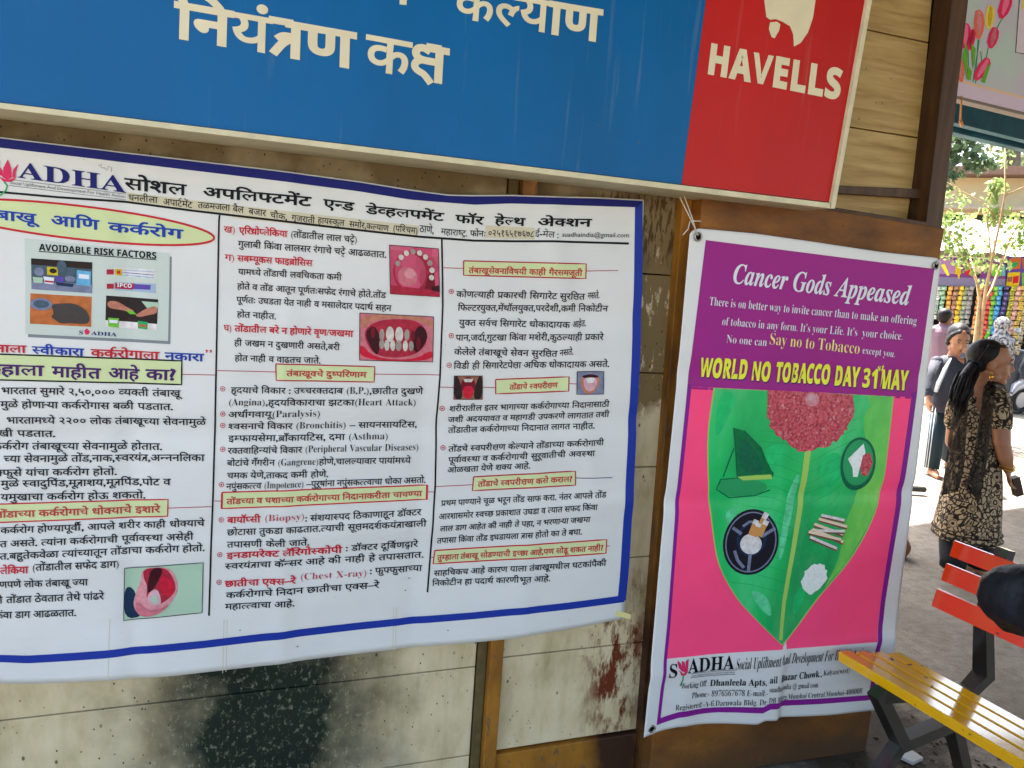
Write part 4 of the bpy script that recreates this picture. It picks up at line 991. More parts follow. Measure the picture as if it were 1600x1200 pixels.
for q, m in (([(1252, 735), (1238, 800), (1224, 870), (1216, 880), (1222, 820), (1238, 750)], 'gleam'), ([(1190, 700), (1230, 690), (1226, 720), (1200, 735)], 'leafb'), ([(1120, 610), (1150, 612), (1132, 660), (1112, 690)], 'leafb'), ([(1130, 800), (1150, 790), (1140, 830)], 'gleam'), ([(1276, 720), (1310, 700), (1318, 740), (1290, 770)], 'leafb'), ([(1240, 930), (1262, 900), (1256, 940), (1238, 965)], 'leafb'), ([(1170, 920), (1200, 930), (1208, 968), (1186, 950)], 'gleam'), ([(1345, 640), (1372, 632), (1370, 690), (1350, 700)], 'leafl')):
    C.poly(LF, chaikin(q), I[m], 4.6)
# bottom lettering
ct('S', (1043.6, 1035), (1056, 1034), 20.5, 'black', 'serb'); ct('ADHA', (1073, 1027.5), (1147, 1022.5), 21, 'black', 'serb')
for pts in ([(1057, 1040), (1056, 1029), (1061, 1034), (1063, 1047)], [(1061, 1044), (1063, 1030), (1067, 1032), (1068, 1048)], [(1067, 1046), (1069, 1031), (1074, 1027), (1071, 1045)], [(1057, 1043), (1064, 1049), (1072, 1044), (1067, 1052), (1061, 1052)]): C.poly('logo', pts, I['lotus'], 5)
C.line('logo', [(1064, 1052), (1064, 1060), (1060, 1069)], 2, I['stem'], 5); ct('Social Upliftment And Development For Health Action', (1078, 1051), (1147, 1047), 3.5, 'grey', 'sans', 'logo'); C.line('logo', [(1076, 1049.5), (1148, 1045.5)], .8, I['grey'], 4); C.line('logo', [(1076, 1056.5), (1148, 1052.5)], .8, I['grey'], 4)
ct('Social Upliftment', (1150, 1026.5), (1218, 1020), 19, 'black', 'ser'); ct('And Development For Health Action', (1219, 1019), (1357, 1010), 18, 'black', 'ser')
ct('Working Off :', (1062, 1064.5), (1107, 1061.5), 10, 'black'); ct('Dhanleela Apts,', (1109.6, 1061.5), (1195.7, 1058), 10, 'black', 'serb'); ct('ail  Bazar Chowk.,', (1200.4, 1054.5), (1284, 1046), 10.5, 'black', 'serb'); ct(',Kalyan(west)', (1285, 1046.5), (1327, 1042), 8.5, 'black')
ct('Phone:- 8976567678 E-mail:-', (1080, 1080), (1196, 1074.5), 9.5, 'black'); ct('suadhaindia @ gmail.com', (1199, 1069.5), (1277.4, 1064), 9, 'black'); ct('Registered:-A-6,Daruwala Bldg. Dr.', (1053.8, 1098.5), (1195.7, 1088.5), 9, 'black'); ct('DB Marg,Mumbai Central,Mumbai-400008', (1197.6, 1086), (1346.7, 1074.5), 8.5, 'black')
C.build()
def torus_px(name, x, y, Yp, R_, r_, m, parent):
    c = onY(x, y, Yp); bm = bmesh.new(); tube(bm, [(c.x+R_*math.cos(a), Yp, c.z+R_*math.sin(a)) for a in [6.2832*i/20 for i in range(21)]], r_, 8, caps=False)
    return bm_obj(name, bm, m, parent)
M_METAL = mat('dull_metal', (150, 148, 140), .35, .5, .1, metal=.8)
for x, y in ((1091, 370), (1462.5, 415), (1018.5, 1139)):
    e = torus_px('eyelet', x, y, Y_B2-.008, .011, .003, M_METAL, b2)
    c = onY(x, y, Y_B2-.0085); bm = bmesh.new(); bmesh.ops.create_circle(bm, cap_ends=True, segments=16, radius=.0085, matrix=Matrix.Translation(c) @ Matrix.Rotation(R(90), 4, 'X')); bm_obj('hole', bm, M_DARK, e)
M_STR = mat('white_string', (196, 190, 176), .8)
bm = bmesh.new()
for pts in ([(1091, 368), (1077, 338), (1062, 308)], [(1089, 367), (1083, 345), (1069, 306)], [(1078, 346), (1075, 358), (1067, 367)], [(1079, 345), (1095, 345.5)]):
    tube(bm, [onY(x, y, Y_B2-.012) for x, y in pts], .0016, 6)
bm_obj('tie_string', bm, M_STR, b2)
bm = bmesh.new(); tube(bm, [onY(x, y, Y_B2-.012) for x, y in ((1463, 413), (1470, 404))], .0016, 6); bm_obj('tie_string', bm, M_STR, b2)
# ------------------------------------------------------------------ ground
def ground_mat():
    n = NT('dusty_concrete_ground'); P = n.pos()
    c = n.ramp(n.noise(1.3, 7, rough=.62), [(.3, lin((120, 110, 98))), (.5, lin((142, 133, 120))), (.7, lin((160, 152, 138)))])
    c = n.mix(n.ramp(n.noise(16, 6, rough=.7), [(.42, 0.0), (.72, .6)]), c, lin((96, 84, 72)))
    c = n.mix(n.ramp(n.noise(120, 4, rough=.7), [(.5, 0.0), (.75, .6)]), c, lin((78, 70, 60)))
    peb = n.ramp(n.voro(60), [(.05, .7), (.12, 0.0)])
    c = n.mix(peb, c, lin((176, 168, 152)))
    dirt = n.ell(2.3, 0, .01, .01)
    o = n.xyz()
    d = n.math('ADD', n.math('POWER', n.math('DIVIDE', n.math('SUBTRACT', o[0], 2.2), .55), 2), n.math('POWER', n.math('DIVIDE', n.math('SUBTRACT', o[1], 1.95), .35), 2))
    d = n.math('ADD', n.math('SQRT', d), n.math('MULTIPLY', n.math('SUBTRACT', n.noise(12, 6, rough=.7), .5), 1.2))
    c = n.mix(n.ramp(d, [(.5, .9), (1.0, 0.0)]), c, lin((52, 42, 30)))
    h = n.math('ADD', n.noise(22, 7, rough=.7), n.math('MULTIPLY', n.noise(150, 4), .4))
    n.bump(h, .6, .02)
    return n.out(c, .85, .2)
bm = bmesh.new()
for q in ((-120, -120), (160, -120), (160, 160), (-120, 160)): bm.verts.new((q[0], q[1], 0))
bm.faces.new(bm.verts[:]); tag(bm_obj('ground', bm, ground_mat()), kind='structure')
# ------------------------------------------------------------------ platform canopy over the kiosk (its far edge is the teal beam)
Z_B = 3.30
def edge_px(xa, ya, xb, yb, z):
    a, b = onZ(xa, ya, z), onZ(xb, yb, z); return a, (b-a).normalized()
M_TEAL = grain('teal_painted_steel', (10, 54, 66), (16, 66, 80), (30, 84, 96), (4, 4, 2)); M_TEAL.node_tree.nodes['Principled BSDF'].inputs['Specular IOR Level'].default_value = .1
M_ROOF = mat('rusty_roof_sheet', (96, 92, 84), .7, .2, .3, 4)
can = thing('platform_canopy', 'teal steel platform canopy with deep edge beams above the bench and hoarding', 'canopy', (3, 3, 0))
a1, d1 = edge_px(1483, 205, 1600, 233, Z_B); n1 = Vector((d1.y, -d1.x, 0))
if n1.dot(Vector((1, 1, 0))) < 0: n1 = -n1                       # points away from the camera
def beam(name, a, d, n, z0, z1, t, m, l0=-9, l1=9):
    bm = bmesh.new(); p = a+d*l0; q = a+d*l1
    P = [Vector((v.x, v.y, z)) for v, z in ((p, z0), (q, z0), (q, z1), (p, z1))]
    hexa(bm, P + [v+n*t for v in P], .006); return bm_obj(name, bm, m, can)
beam('edge_beam', a1, d1, n1, Z_B, Z_B+.14, .12, M_TEAL)
a2, d2 = edge_px(1485, 190, 1600, 218, Z_B+.02)
beam('inner_beam', a2, d1, n1, Z_B+.02, Z_B+.62, .1, M_TEAL)
ROOF_Z = 3.92
bm = bmesh.new(); A = a1 + n1*.46
q = [A+d1*-8, A+d1*8, A+d1*8-n1*10.8, A+d1*-8-n1*10.8]
hexa(bm, [Vector((v.x, v.y, ROOF_Z)) for v in q] + [Vector((v.x, v.y, ROOF_Z+.05)) for v in q]); bm_obj('roof', bm, M_ROOF, can)
for k in (-6, -2.5, 1, 4.5):
    for s in (.6, 9.6):
        p = A + d1*(k+.3) - n1*s
        if (p-Vector((1, 2.6, p.z))).length < 1.6 or s < 1 : continue
        bm = bmesh.new(); box(bm, p.x-.07, p.x+.07, p.y-.07, p.y+.07, 0, ROOF_Z-.002, .006); bm_obj('column', bm, M_TEAL, can)
# ------------------------------------------------------------------ bench
M_YEL = NT('yellow_gloss_paint'); 
def gloss(name, c, rust=(58, 34, 22), thr=.66, rough=.16):
    n = NT(name); P = n.pos(); a = lin(c)
    col = n.mix(n.ramp(n.noise(6, 5), [(.35, 0.0), (.7, .35)]), a, tuple(v*.82 for v in a[:3])+(1,))
    ch = n.ramp(n.noise(1, 6, n.scale(P, (20, 20, 34)), .72), [(thr, 0.0), (thr+.015, 1.0)])
    col = n.mix(ch, col, lin(rust)); r_ = n.mix(ch, (rough, rough, rough, 1), (.7, .7, .7, 1))
    n.bump(n.noise(1, 3, n.scale(P, (5, 5, 5))), .05, .02)
    m = n.out(col, r_, .5); n.b.inputs['Coat Weight'].default_value = 1; n.b.inputs['Coat Roughness'].default_value = .08
    return m
bpy.data.materials.remove(M_YEL.m)
M_YEL = gloss('yellow_gloss_paint', (240, 178, 10), thr=.635); M_ORED = gloss('orange_red_gloss_paint', (240, 60, 14), thr=.645, rough=.25)
M_BLK = gloss('black_bench_paint', (26, 26, 24), (84, 74, 58), .68, .38)
bA = onZ(1310, 1022, .46); bAX = Vector((.13677, -.9906, 0)); bN = Vector((.9906, .13677, 0))
def bp(s, a, z): return Vector((bA.x, bA.y, 0)) + bAX*s + bN*a + Vector((0, 0, z))
bench = thing('slatted_bench', 'steel bench with chipped yellow seat slats, red back slats and black tube legs', 'bench', bp(.7, .2, 0))
BL = 1.75
for i in range(4):
    a0 = .0655*i; s0 = .016*i; bm = bmesh.new(); zt = .46
    prof = [(a0+.004, zt-.034 if i == 0 else zt-.018), (a0, zt-.004), (a0+.004, zt), (a0+.0545, zt-.001), (a0+.0575, zt-.005), (a0+.0575, zt-.016)]
    A_v = [bm.verts.new(bp(s0, a, z+.010-.09*a)) for a, z in prof]; B_v = [bm.verts.new(bp(BL, a, z+.010-.09*a)) for a, z in prof]
    bm.faces.new(A_v); bm.faces.new(B_v[::-1])
    for j in range(6): bm.faces.new([A_v[j], B_v[j], B_v[(j+1) % 6], A_v[(j+1) % 6]])
    bmesh.ops.recalc_face_normals(bm, faces=bm.faces[:]); bm_obj('seat_slat', bm, M_YEL, bench)
for z0, z1, a0, a1_ in ((.600, .663, .388, .402), (.694, .755, .417, .431), (.782, .838, .442, .454)):
    bm = bmesh.new(); s0 = .05
    hexa(bm, [bp(s0, a0, z0), bp(BL, a0, z0), bp(BL, a1_, z1), bp(s0, a1_, z1)] + [bp(s0, a0+.012, z0), bp(BL, a0+.012, z0), bp(BL, a1_+.012, z1), bp(s0, a1_+.012, z1)], .002)
    bm_obj('back_slat', bm, M_ORED, bench)
for s in (.17, 1.45):
    for nm, pts in (('leg', [bp(s, -.02, .425), bp(s, .15, .20), bp(s, .42, .215), bp(s+.01, .53, 0)]), ('leg', [bp(s, .15, .21), bp(s, -.03, 0)]), ('back_post', [bp(s+.02, .25, .375), bp(s+.03, .42, .345), bp(s+.03, .505, .395), bp(s+.03, .442, .62), bp(s+.03, .50, .86)]), ('crossbar', [bp(s, .0, .41), bp(s+.04, .24, .395)])):
        bm = bmesh.new(); tube(bm, pts, .021, 4, square=True); bm_obj(nm, bm, M_BLK, bench)
# litter under the bench
for q, nm, lb, z in (([(1398, 1182), (1412, 1168), (1442, 1188), (1426, 1196)], 'tile_offcut', 'flat grey tile offcut lying on the ground under the bench', 0), ([(1384, 1098), (1394, 1104), (1392, 1108), (1381, 1105)], 'paper_scrap', 'small white paper scrap lying behind the bench leg', 0)):
    bm = bmesh.new(); P = [onZ(x, y, .004) for x, y in q]; hexa(bm, P+[p+Vector((0, 0, .012)) for p in P], .001)
    tag(bm_obj(nm, bm, mat(nm+'_surface', (170, 170, 168), .6)), lb, 'litter')

random.seed(21); bm = bmesh.new()
for _ in range(260):
    x, y = random.gauss(2.3, .28), random.gauss(1.75, .22)
    if y > 1.9 and x < 2.25: continue
    r_ = random.uniform(.002, .008); c = Vector((x, y, r_*.4)); k = random.random()
    M_ = Matrix.Translation(c) @ Matrix.Rotation(random.uniform(0, 6), 4, 'Z') @ Matrix.Diagonal((r_*random.uniform(.8, 2.2), r_, r_*.5, 1))
    g_ = bmesh.ops.create_icosphere(bm, subdivisions=1, radius=1, matrix=M_)
    for v in g_['verts']: v.co += Vector((random.uniform(-1, 1), random.uniform(-1, 1), 0))*r_*.25
tag(bm_obj('ground_litter', bm, mat('dry_litter', (70, 58, 46), .85, .15, .5, 60)), kind='stuff')

# ------------------------------------------------------------------ hanging tulip hoarding
class PlanePrint(Print):
    def __init__(s, p0, d, parent):
        Print.__init__(s, 0, None, parent); s.p0 = p0; s.n = Vector((d.y, -d.x, 0)).normalized()
        if s.n.dot(CAMP-p0) < 0: s.n = -s.n
        s.d = d
    def lay(s, x, y, k):
        r_ = ray(x, y); t = (s.p0-CAMP).dot(s.n)/r_.dot(s.n); return tuple(CAMP + r_*t + s.n*(.0006*k))
h0, hd = edge_px(1492, 149, 1600, 175, 2.95)
hoard = thing('tulip_hoarding', 'pale hoarding printed with pink and yellow tulips hanging under the teal canopy', 'hoarding', h0)
H_ = PlanePrint(h0, hd, hoard); hn = H_.n
M_PALE = NT('pale_printed_flex'); o_ = M_PALE.xyz()
M_PALE = M_PALE.out(M_PALE.ramp(M_PALE.noise(2.2, 3), [(.35, lin((190, 176, 204))), (.65, lin((176, 200, 196)))]), .4, .4)
P = [Vector(H_.lay(x, y, 0)) for x, y in ((1455, 140), (1720, 204), (1760, -120), (1490, -120))]
bm = bmesh.new(); hexa(bm, P + [p-hn*.05 for p in P], .003); bm_obj('panel', bm, M_PALE, hoard)
H_.poly('border', [(1485, 123), (1720, 184), (1720, 204), (1482, 146.5)], flex('ink_lilac', (206, 192, 216)), 1); H_.poly('border', [(1485, 121), (1720, 182), (1720, 186), (1485, 125)], flex('ink_peach', (222, 190, 160)), 2)
TP = 'tulip_picture'
def tulip(c, w_, h, ang, m, m2):
    def tr(pts): return [(c[0]+x*w_*math.cos(ang)-y*h*math.sin(ang), c[1]+x*w_*math.sin(ang)+y*h*math.cos(ang)) for x, y in pts]
    H_.poly(TP, tr([(-.9, -.3), (-.6, -.9), (-.1, -1), (.3, -.95), (.8, -.7), (1, -.1), (.85, .5), (.3, 1), (-.3, 1), (-.85, .55)]), I[m], 4)
    H_.poly(TP, tr([(-.2, -.95), (.3, -.8), (.5, 0), (.2, .8), (-.2, .6), (-.4, -.1)]), I[m2], 5)
for a, b in (((1528, 62), (1524, 130)), ((1567, 26), (1548, 62)), ((1544, 74), (1540, 95)), ((1530, 62), (1520, 128)), ((1532, 80), (1536, 120)), ((1512, 70), (1514, 120))): H_.line(TP, [a, b], 1.6, I['stem'], 2)
I['tul'] = flex('ink_tulip_pink', (216, 40, 96)); I['tul2'] = flex('ink_tulip_light', (230, 110, 150)); I['sal'] = flex('ink_salmon', (224, 110, 84)); I['tulg'] = flex('ink_tulip_leaf', (96, 170, 44))
tulip((1508, 56), 8, 20, .1, 'tul', 'tul2'); tulip((1517, 62), 6, 17, .2, 'tul', 'gum'); tulip((1529, 38), 8.5, 23, .02, 'sal', 'lipl'); tulip((1546, 27), 8, 19, .1, 'gold', 'ygold'); tulip((1570, 8), 10, 22, .3, 'tul', 'tul2'); tulip((1551, 59), 8.5, 17, .25, 'tul', 'lip'); tulip((1534, 108), 9, 20, .55, 'tul', 'tul2'); tulip((1499, 108), 7, 20, -.15, 'sal', 'lipl')
for q in ([(1509, 64), (1511, 84), (1510, 124), (1503, 90)], [(1517, 69), (1524, 76), (1522, 100), (1519, 108)], [(1538, 130), (1532, 128), (1540, 106), (1548, 98)], [(1512, 102), (1518, 112), (1516, 126), (1510, 124)]): H_.poly(TP, q, I['tulg'], 6)
H_.poly('panel_frame', [(1597, -60), (1700, -40), (1690, 100), (1586.5, 82)], flex('ink_pale_lilac', (206, 200, 214)), 2); H_.line('panel_frame', [(1597, -60), (1586.5, 82), (1690, 100)], 1.2, I['shade'], 3); H_.poly('panel_frame', [(1597, -10), (1640, -8), (1640, 20), (1596, 14)], I['gold'], 4)
H_.build()
P = [Vector(H_.lay(x, y, 0)) for x, y in ((1455, 140), (1720, 204.5), (1720, 210), (1455, 145))]
bm = bmesh.new(); hexa(bm, [p+hn*.004 for p in P] + [p-hn*.07 for p in P], .002); bm_obj('bottom_rail', bm, mat('grey_wood_rail', (120, 112, 104), .7), hoard)
bm = bmesh.new(); tube(bm, [H_.lay(1502, 150, 3), H_.lay(1501, 170, 3), H_.lay(1500, 190, 3)], .006, 8); tube(bm, [H_.lay(1500, 188, 3), H_.lay(1503, 197, 3)], .011, 8)
bm_obj('hanging_rope', bm, mat('orange_rope', (190, 130, 80), .8), hoard)
for x0, x1_ in ((1540, 1560), (1710, 1716)):
    p = Vector(H_.lay(x0, -110, 0)) - hn*.03; bm = bmesh.new(); tube(bm, [p, Vector((p.x, p.y, ROOF_Z-.004))], .012, 8); bm_obj('hanger_rod', bm, M_BLK, hoard)

# ------------------------------------------------------------------ trees
def leafm(name, c1, c2, trans=.35):
    n = NT(name); c = n.ramp(n.noise(9, 3), [(.3, lin(c1)), (.7, lin(c2))])
    m = n.out(c, .45, .4); t = n.t; mo = t.nodes['Material Output']
    tr = t.nodes.new('ShaderNodeBsdfTranslucent'); n.put(tr.inputs[0], c); mx = t.nodes.new('ShaderNodeMixShader'); mx.inputs[0].default_value = trans
    t.links.new(n.b.outputs[0], mx.inputs[1]); t.links.new(tr.outputs[0], mx.inputs[2]); t.links.new(mx.outputs[0], mo.inputs[0]); return m
M_BARK = mat('pale_bark', (186, 156, 116), .8, .2, .3, 20, bump=.4); M_BARKD = mat('grey_bark', (92, 84, 74), .85, .2, .3, 12, bump=.5)
M_LF1 = leafm('young_bright_leaves', (104, 130, 66), (152, 168, 104), .45); M_LF2 = leafm('dark_tree_leaves', (58, 78, 52), (92, 112, 72), .3); M_LF3 = leafm('far_tree_leaves', (88, 100, 66), (120, 128, 84), .3)
def leaves(bm, c, rad, n, size, mi=0, droop=.4):
    for _ in range(n):
        v = Vector((random.gauss(0, 1), random.gauss(0, 1), random.gauss(0, 1))).normalized()*random.random()**.5
        p = Vector(c) + Vector((v.x*rad[0], v.y*rad[0], v.z*rad[1]))
        a = Vector((random.uniform(-1, 1), random.uniform(-1, 1), random.uniform(-1, .4)-droop)).normalized(); b = a.cross(Vector((random.uniform(-1, 1), random.uniform(-1, 1), random.uniform(-1, 1)))).normalized()
        n_ = a.cross(b); L = size*random.uniform(.7, 1.3); W_ = L*.36
        q = [p, p+a*L*.45+b*W_+n_*L*.08, p+a*L, p+a*L*.45-b*W_+n_*L*.08]
        vv = [bm.verts.new(x) for x in q]; bm.faces.new((vv[0], vv[1], vv[2])).material_index = mi; bm.faces.new((vv[0], vv[2], vv[3])).material_index = mi
random.seed(11)
DT = 9.2
def T3(x, y, dd=0): return onD(x, y, DT+dd)
base = onD(1512, 640, DT); base.z = 0
t1 = thing('young_tree', 'young tree with thin pale stems and bright yellow green leaves before the shop', 'tree', base)
bm = bmesh.new()
tube(bm, [base, T3(1519, 575), T3(1528, 500), T3(1531, 470), T3(1526, 440, .1), T3(1515, 400, .2)], [.034, .03, .024, .02, .014, .008])
tube(bm, [base+Vector((.05, .02, 0)), T3(1526, 570, .05), T3(1534, 500), T3(1541, 450, -.1), T3(1549, 410, -.2), T3(1562, 350, -.2), T3(1571, 300, -.3), T3(1570, 230, -.3)], [.03, .027, .023, .018, .015, .013, .010, .006])
tube(bm, [T3(1535, 480), T3(1550, 450, .2), T3(1563, 415, .3), T3(1577, 392, .3), T3(1602, 380, .4)], [.018, .015, .011, .008, .005])
for pts in ([(1549, 410), (1543, 340), (1550, 300)], [(1562, 350), (1540, 320), (1480, 285)], [(1571, 305), (1600, 292)], [(1515, 400), (1490, 370), (1470, 350)], [(1526, 440), (1512, 410), (1500, 395)], [(1563, 415), (1580, 370), (1594, 345)]):
    tube(bm, [T3(x, y, -.1*i) for i, (x, y) in enumerate(pts)], [.012, .008, .004], 6)
bm_obj('trunk', bm, M_BARK, t1)
bm = bmesh.new()
for x, y, rx, rz, n, s_ in ((1556, 296, .09, .16, 30, .13), (1550, 330, .2, .15, 26, .12), (1480, 338, .22, .12, 40, .09), (1485, 372, .28, .16, 66, .09), (1505, 392, .25, .14, 46, .09), (1515, 412, .16, .10, 26, .10), (1498, 350, .2, .12, 24, .09), (1590, 345, .18, .14, 40, .09), (1592, 375, .2, .14, 44, .09), (1552, 345, .14, .1, 20, .09), (1548, 385, .2, .16, 22, .08), (1556, 410, .18, .1, 22, .09), (1500, 312, .25, .10, 18, .08), (1478, 300, .2, .08, 16, .07), (1538, 440, .1, .06, 5, .09), (1572, 244, .1, .1, 10, .09), (1462, 360, .2, .2, 30, .09)):
    leaves(bm, T3(x, y), (rx*1.15, rz*1.15), int(n*1.9), s_*.78)
bm_obj('crown', bm, M_LF1, t1)
def big_tree(label, D, px0, px1, limbs, blobs, size, m, bark):
    b_ = onD(px0, px1, D); b_.z = 0
    t = thing('tree', label, 'tree', b_, 'trees beyond the street'); bm = bmesh.new()
    for pts, rd in limbs: tube(bm, [b_ if p == 0 else onD(p[0], p[1], D) for p in pts], rd, 8)
    bm_obj('trunk', bm, bark, t); bm = bmesh.new()
    for x, y, rx, rz, n in blobs: leaves(bm, onD(x, y, D), (rx, rz), n, size)
    bm_obj('crown', bm, m, t)
big_tree('dark leafy tree with a long bare branch left of the building roof', 15, 1400, 560, [([0, (1420, 400), (1440, 300), (1466, 268), (1500, 252), (1540, 246)], [.2, .17, .13, .07, .04, .015]), ([(1440, 300), (1480, 240), (1500, 215)], [.1, .05, .02]), ([(1420, 400), (1400, 260), (1380, 160)], [.14, .1, .06])],
         [(1495, 222, .45, .38, 130), (1475, 235, .5, .4, 110), (1518, 232, .25, .2, 40), (1500, 212, .4, .2, 60), (1535, 248, .3, .12, 44), (1548, 254, .18, .14, 30), (1524, 262, .18, .12, 26), (1495, 268, .2, .14, 26), (1515, 248, .3, .1, 26), (1470, 275, .3, .3, 50), (1440, 200, 1.2, 1.0, 240), (1390, 220, 1.2, 1.2, 240)], .15, M_LF2, M_BARKD)
big_tree('tall slender trunked tree standing behind the cream building roof', 34, 1580, 530, [([0, (1582, 380), (1583, 240), (1586, 170)], [.35, .32, .3, .2]), ([(1583, 300), (1576, 240), (1572, 200)], [.16, .12, .05]), ([(1583, 285), (1600, 262)], [.1, .06])],
         [(1578, 240, .9, .8, 60), (1592, 236, .9, .6, 60), (1570, 262, .4, .6, 26), (1560, 244, .4, .5, 20), (1600, 285, .9, .5, 36), (1590, 190, 2.4, 1.6, 300)], .3, M_LF3, M_BARKD)
big_tree('grey green bushy tree at the far end behind the building', 40, 1640, 530, [([0, (1640, 330), (1642, 230)], [.4, .3, .2])], [(1640, 240, 2.6, 2.4, 400), (1612, 262, 1.0, .9, 90)], .34, M_LF3, M_BARKD)

# ------------------------------------------------------------------ building and stall across the way
bd = Vector((.70, -.714, 0))
def facade(D, x, y): return onD(x, y, D)
b0 = onD(1500, 500, 21); bP = PlanePrint(b0, bd, None); bn = bP.n
def F(x, y, k=0): return Vector(bP.lay(x, y, 0)) + bn*k
bl = thing('cream_building', 'long low cream building with a brown flat roof edge beyond the stall', 'building', (b0.x, b0.y, 0))
bm = bmesh.new(); P = [F(1380, 520), F(1760, 560), F(1760, 275), F(1380, 289)]
for p in (P[0], P[1]): p.z = 0
P[2].z = P[3].z = F(1550, 278).z
hexa(bm, P+[p-bn*6 for p in P], .01); bm_obj('wall', bm, mat('cream_plaster', (206, 184, 142), .8, .2, .12, 2), bl)
zt = P[2].z
def fbox(name, x0, x1_, z0, z1, k0, k1, m):
    a, b = F(x0, 400), F(x1_, 400); bm = bmesh.new(); q = [Vector((v.x, v.y, z))+bn*k1 for v, z in ((a, z0), (b, z0), (b, z1), (a, z1))]
    hexa(bm, q+[v-bn*(k1-k0) for v in q], .005); return bm_obj(name, bm, m, bl)
fbox('roof', 1374, 1768, zt, zt+.22, -6.2, .7, mat('brown_roof_edge', (120, 92, 76), .8))
zw = F(1550, 340).z
for x0, x1_ in ((1470, 1500), (1508, 1540), (1548, 1575), (1583, 1610), (1620, 1650)): fbox('opening', x0, x1_, zw-.3, zw+.06, .003, .02, mat('dark_opening', (40, 40, 42), .5))
fbox('awning_shade', 1440, 1700, zw+.12, zw+.20, .002, 1.1, mat('dusty_concrete_shade', (150, 136, 116), .8))
fbox('small_window', 1593, 1606, F(1600, 310).z-.15, F(1600, 292).z, .003, .03, mat('brown_shutter', (110, 84, 70), .6))

s0_ = onD(1500, 500, 12.6); sP = PlanePrint(s0_, Vector((.66, -.751, 0)), None); sn = sP.n
def S(x, y, k=0): return Vector(sP.lay(x, y, 0)) + sn*k
stall = thing('market_stall', 'roadside snack stall with a purple picture signboard and white tarpaulin roof', 'stall', (s0_.x, s0_.y, 0))
def sbox(name, x0, x1_, z0, z1, k0, k1, m, parent=None):
    a, b = S(x0, 500), S(x1_, 500); bm = bmesh.new(); q = [Vector((v.x, v.y, z))+sn*k1 for v, z in ((a, z0), (b, z0), (b, z1), (a, z1))]
    hexa(bm, q+[v-sn*(k1-k0) for v in q], .004); return bm_obj(name, bm, m, parent or stall)
zs = lambda y, x=1530: S(x, y).z
M_INT = mat('dark_stall_interior', (34, 32, 34), .8)
sbox('back_wall', 1400, 1760, 0, zs(400), -1.6, -1.5, M_INT); sbox('side_wall', 1398, 1402, 0, zs(400), -1.5, 0, M_INT)
sbox('counter', 1400, 1760, 0, .85, -.5, -.1, mat('stall_counter', (90, 96, 110), .5)); sbox('shelf', 1400, 1760, zs(520), zs(520)+.03, -1.5, -.8, mat('stall_counter', (90, 96, 110)))
sbox('roof_beam', 1400, 1760, zs(402), zs(402)+.10, -.06, .02, mat('stall_pole', (120, 110, 104), .6))
for x in (1405, 1571, 1740): sbox('pole', x, x+3, 0, zs(402), -.05, .0, mat('stall_pole', (120, 110, 104), .6))
a = [S(1400, 396, .9), S(1780, 396, .9), S(1780, 352, -1.4), S(1400, 352, -1.4)]
a[0].z = a[1].z = zs(394)-.06; a[2].z = a[3].z = zs(352)+.2
V = []; Fs = []
for j in range(13):
    for i in range(37):
        u, t = i/36, j/12; p = (a[0]*(1-u)+a[1]*u)*(1-t)+(a[3]*(1-u)+a[2]*u)*t; p.z += .03*math.sin(u*34+t*3)-.10*math.sin(math.pi*t)*abs(math.sin(u*12)); V.append(p)
V2 = [p-Vector((0, 0, .01)) for p in V]; n0 = len(V)
for j in range(12):
    for i in range(36):
        q = (j*37+i, j*37+i+1, j*37+i+38, j*37+i+37); Fs += [q, tuple(x+n0 for x in q[::-1])]
link_mesh('tarpaulin_roof', V+V2, Fs, mat('white_tarpaulin', (206, 204, 190), .6), stall, smooth=True)
sp_ = [S(1462, 403), S(1571, 403), S(1571, 446), S(1462, 446)]
SB = PlanePrint(S(1500, 420, .03), Vector((.66, -.751, 0)), stall)
def I2(k, c): I[k] = flex('ink_'+k, c, .5); return I[k]
I2('spur', (112, 60, 130)); I2('sgrey', (120, 116, 150)); I2('slil', (160, 120, 176))
def sgn(name, q, m, k0=-.02):
    bm = bmesh.new(); P = [Vector(SB.lay(x, y, 0)) for x, y in q]; hexa(bm, P+[p-sn*.03 for p in P]); bm_obj(name, bm, m, stall)
sgn('signboard', [(1455, 446), (1571, 449), (1571, 406), (1455, 400)], I['spur']); sgn('side_poster', [(1573, 449), (1640, 452), (1640, 398), (1573, 400)], I['violet'])
SB.poly('sign_picture', [(1455, 432), (1571, 436), (1571, 449), (1455, 446)], I['sgrey'], 2)
SB.poly('sign_picture', [(1466, 405), (1500, 407), (1498, 428), (1466, 428)], I['slil'], 2)
for q, m in (([(1470, 414), (1476, 412), (1484, 430), (1480, 431)], 'yel'), ([(1493, 414), (1501, 414), (1502, 428), (1500, 429), (1499, 436), (1497, 436), (1496, 429), (1492, 428)], 'ygold'), ([(1508, 415), (1512, 412), (1516, 414), (1516, 430), (1508, 430)], 'red'), ([(1520, 413), (1536, 413), (1533, 427), (1523, 427)], 'beige'), ([(1549, 416), (1566, 415), (1565, 430), (1556, 434), (1549, 430)], 'lime'), ([(1565, 414), (1571, 414), (1571, 431), (1565, 431)], 'cyan'), ([(1524, 428), (1532, 428), (1530, 433), (1526, 433)], 'dkbr')): SB.poly('sign_picture', q, I[m], 4)
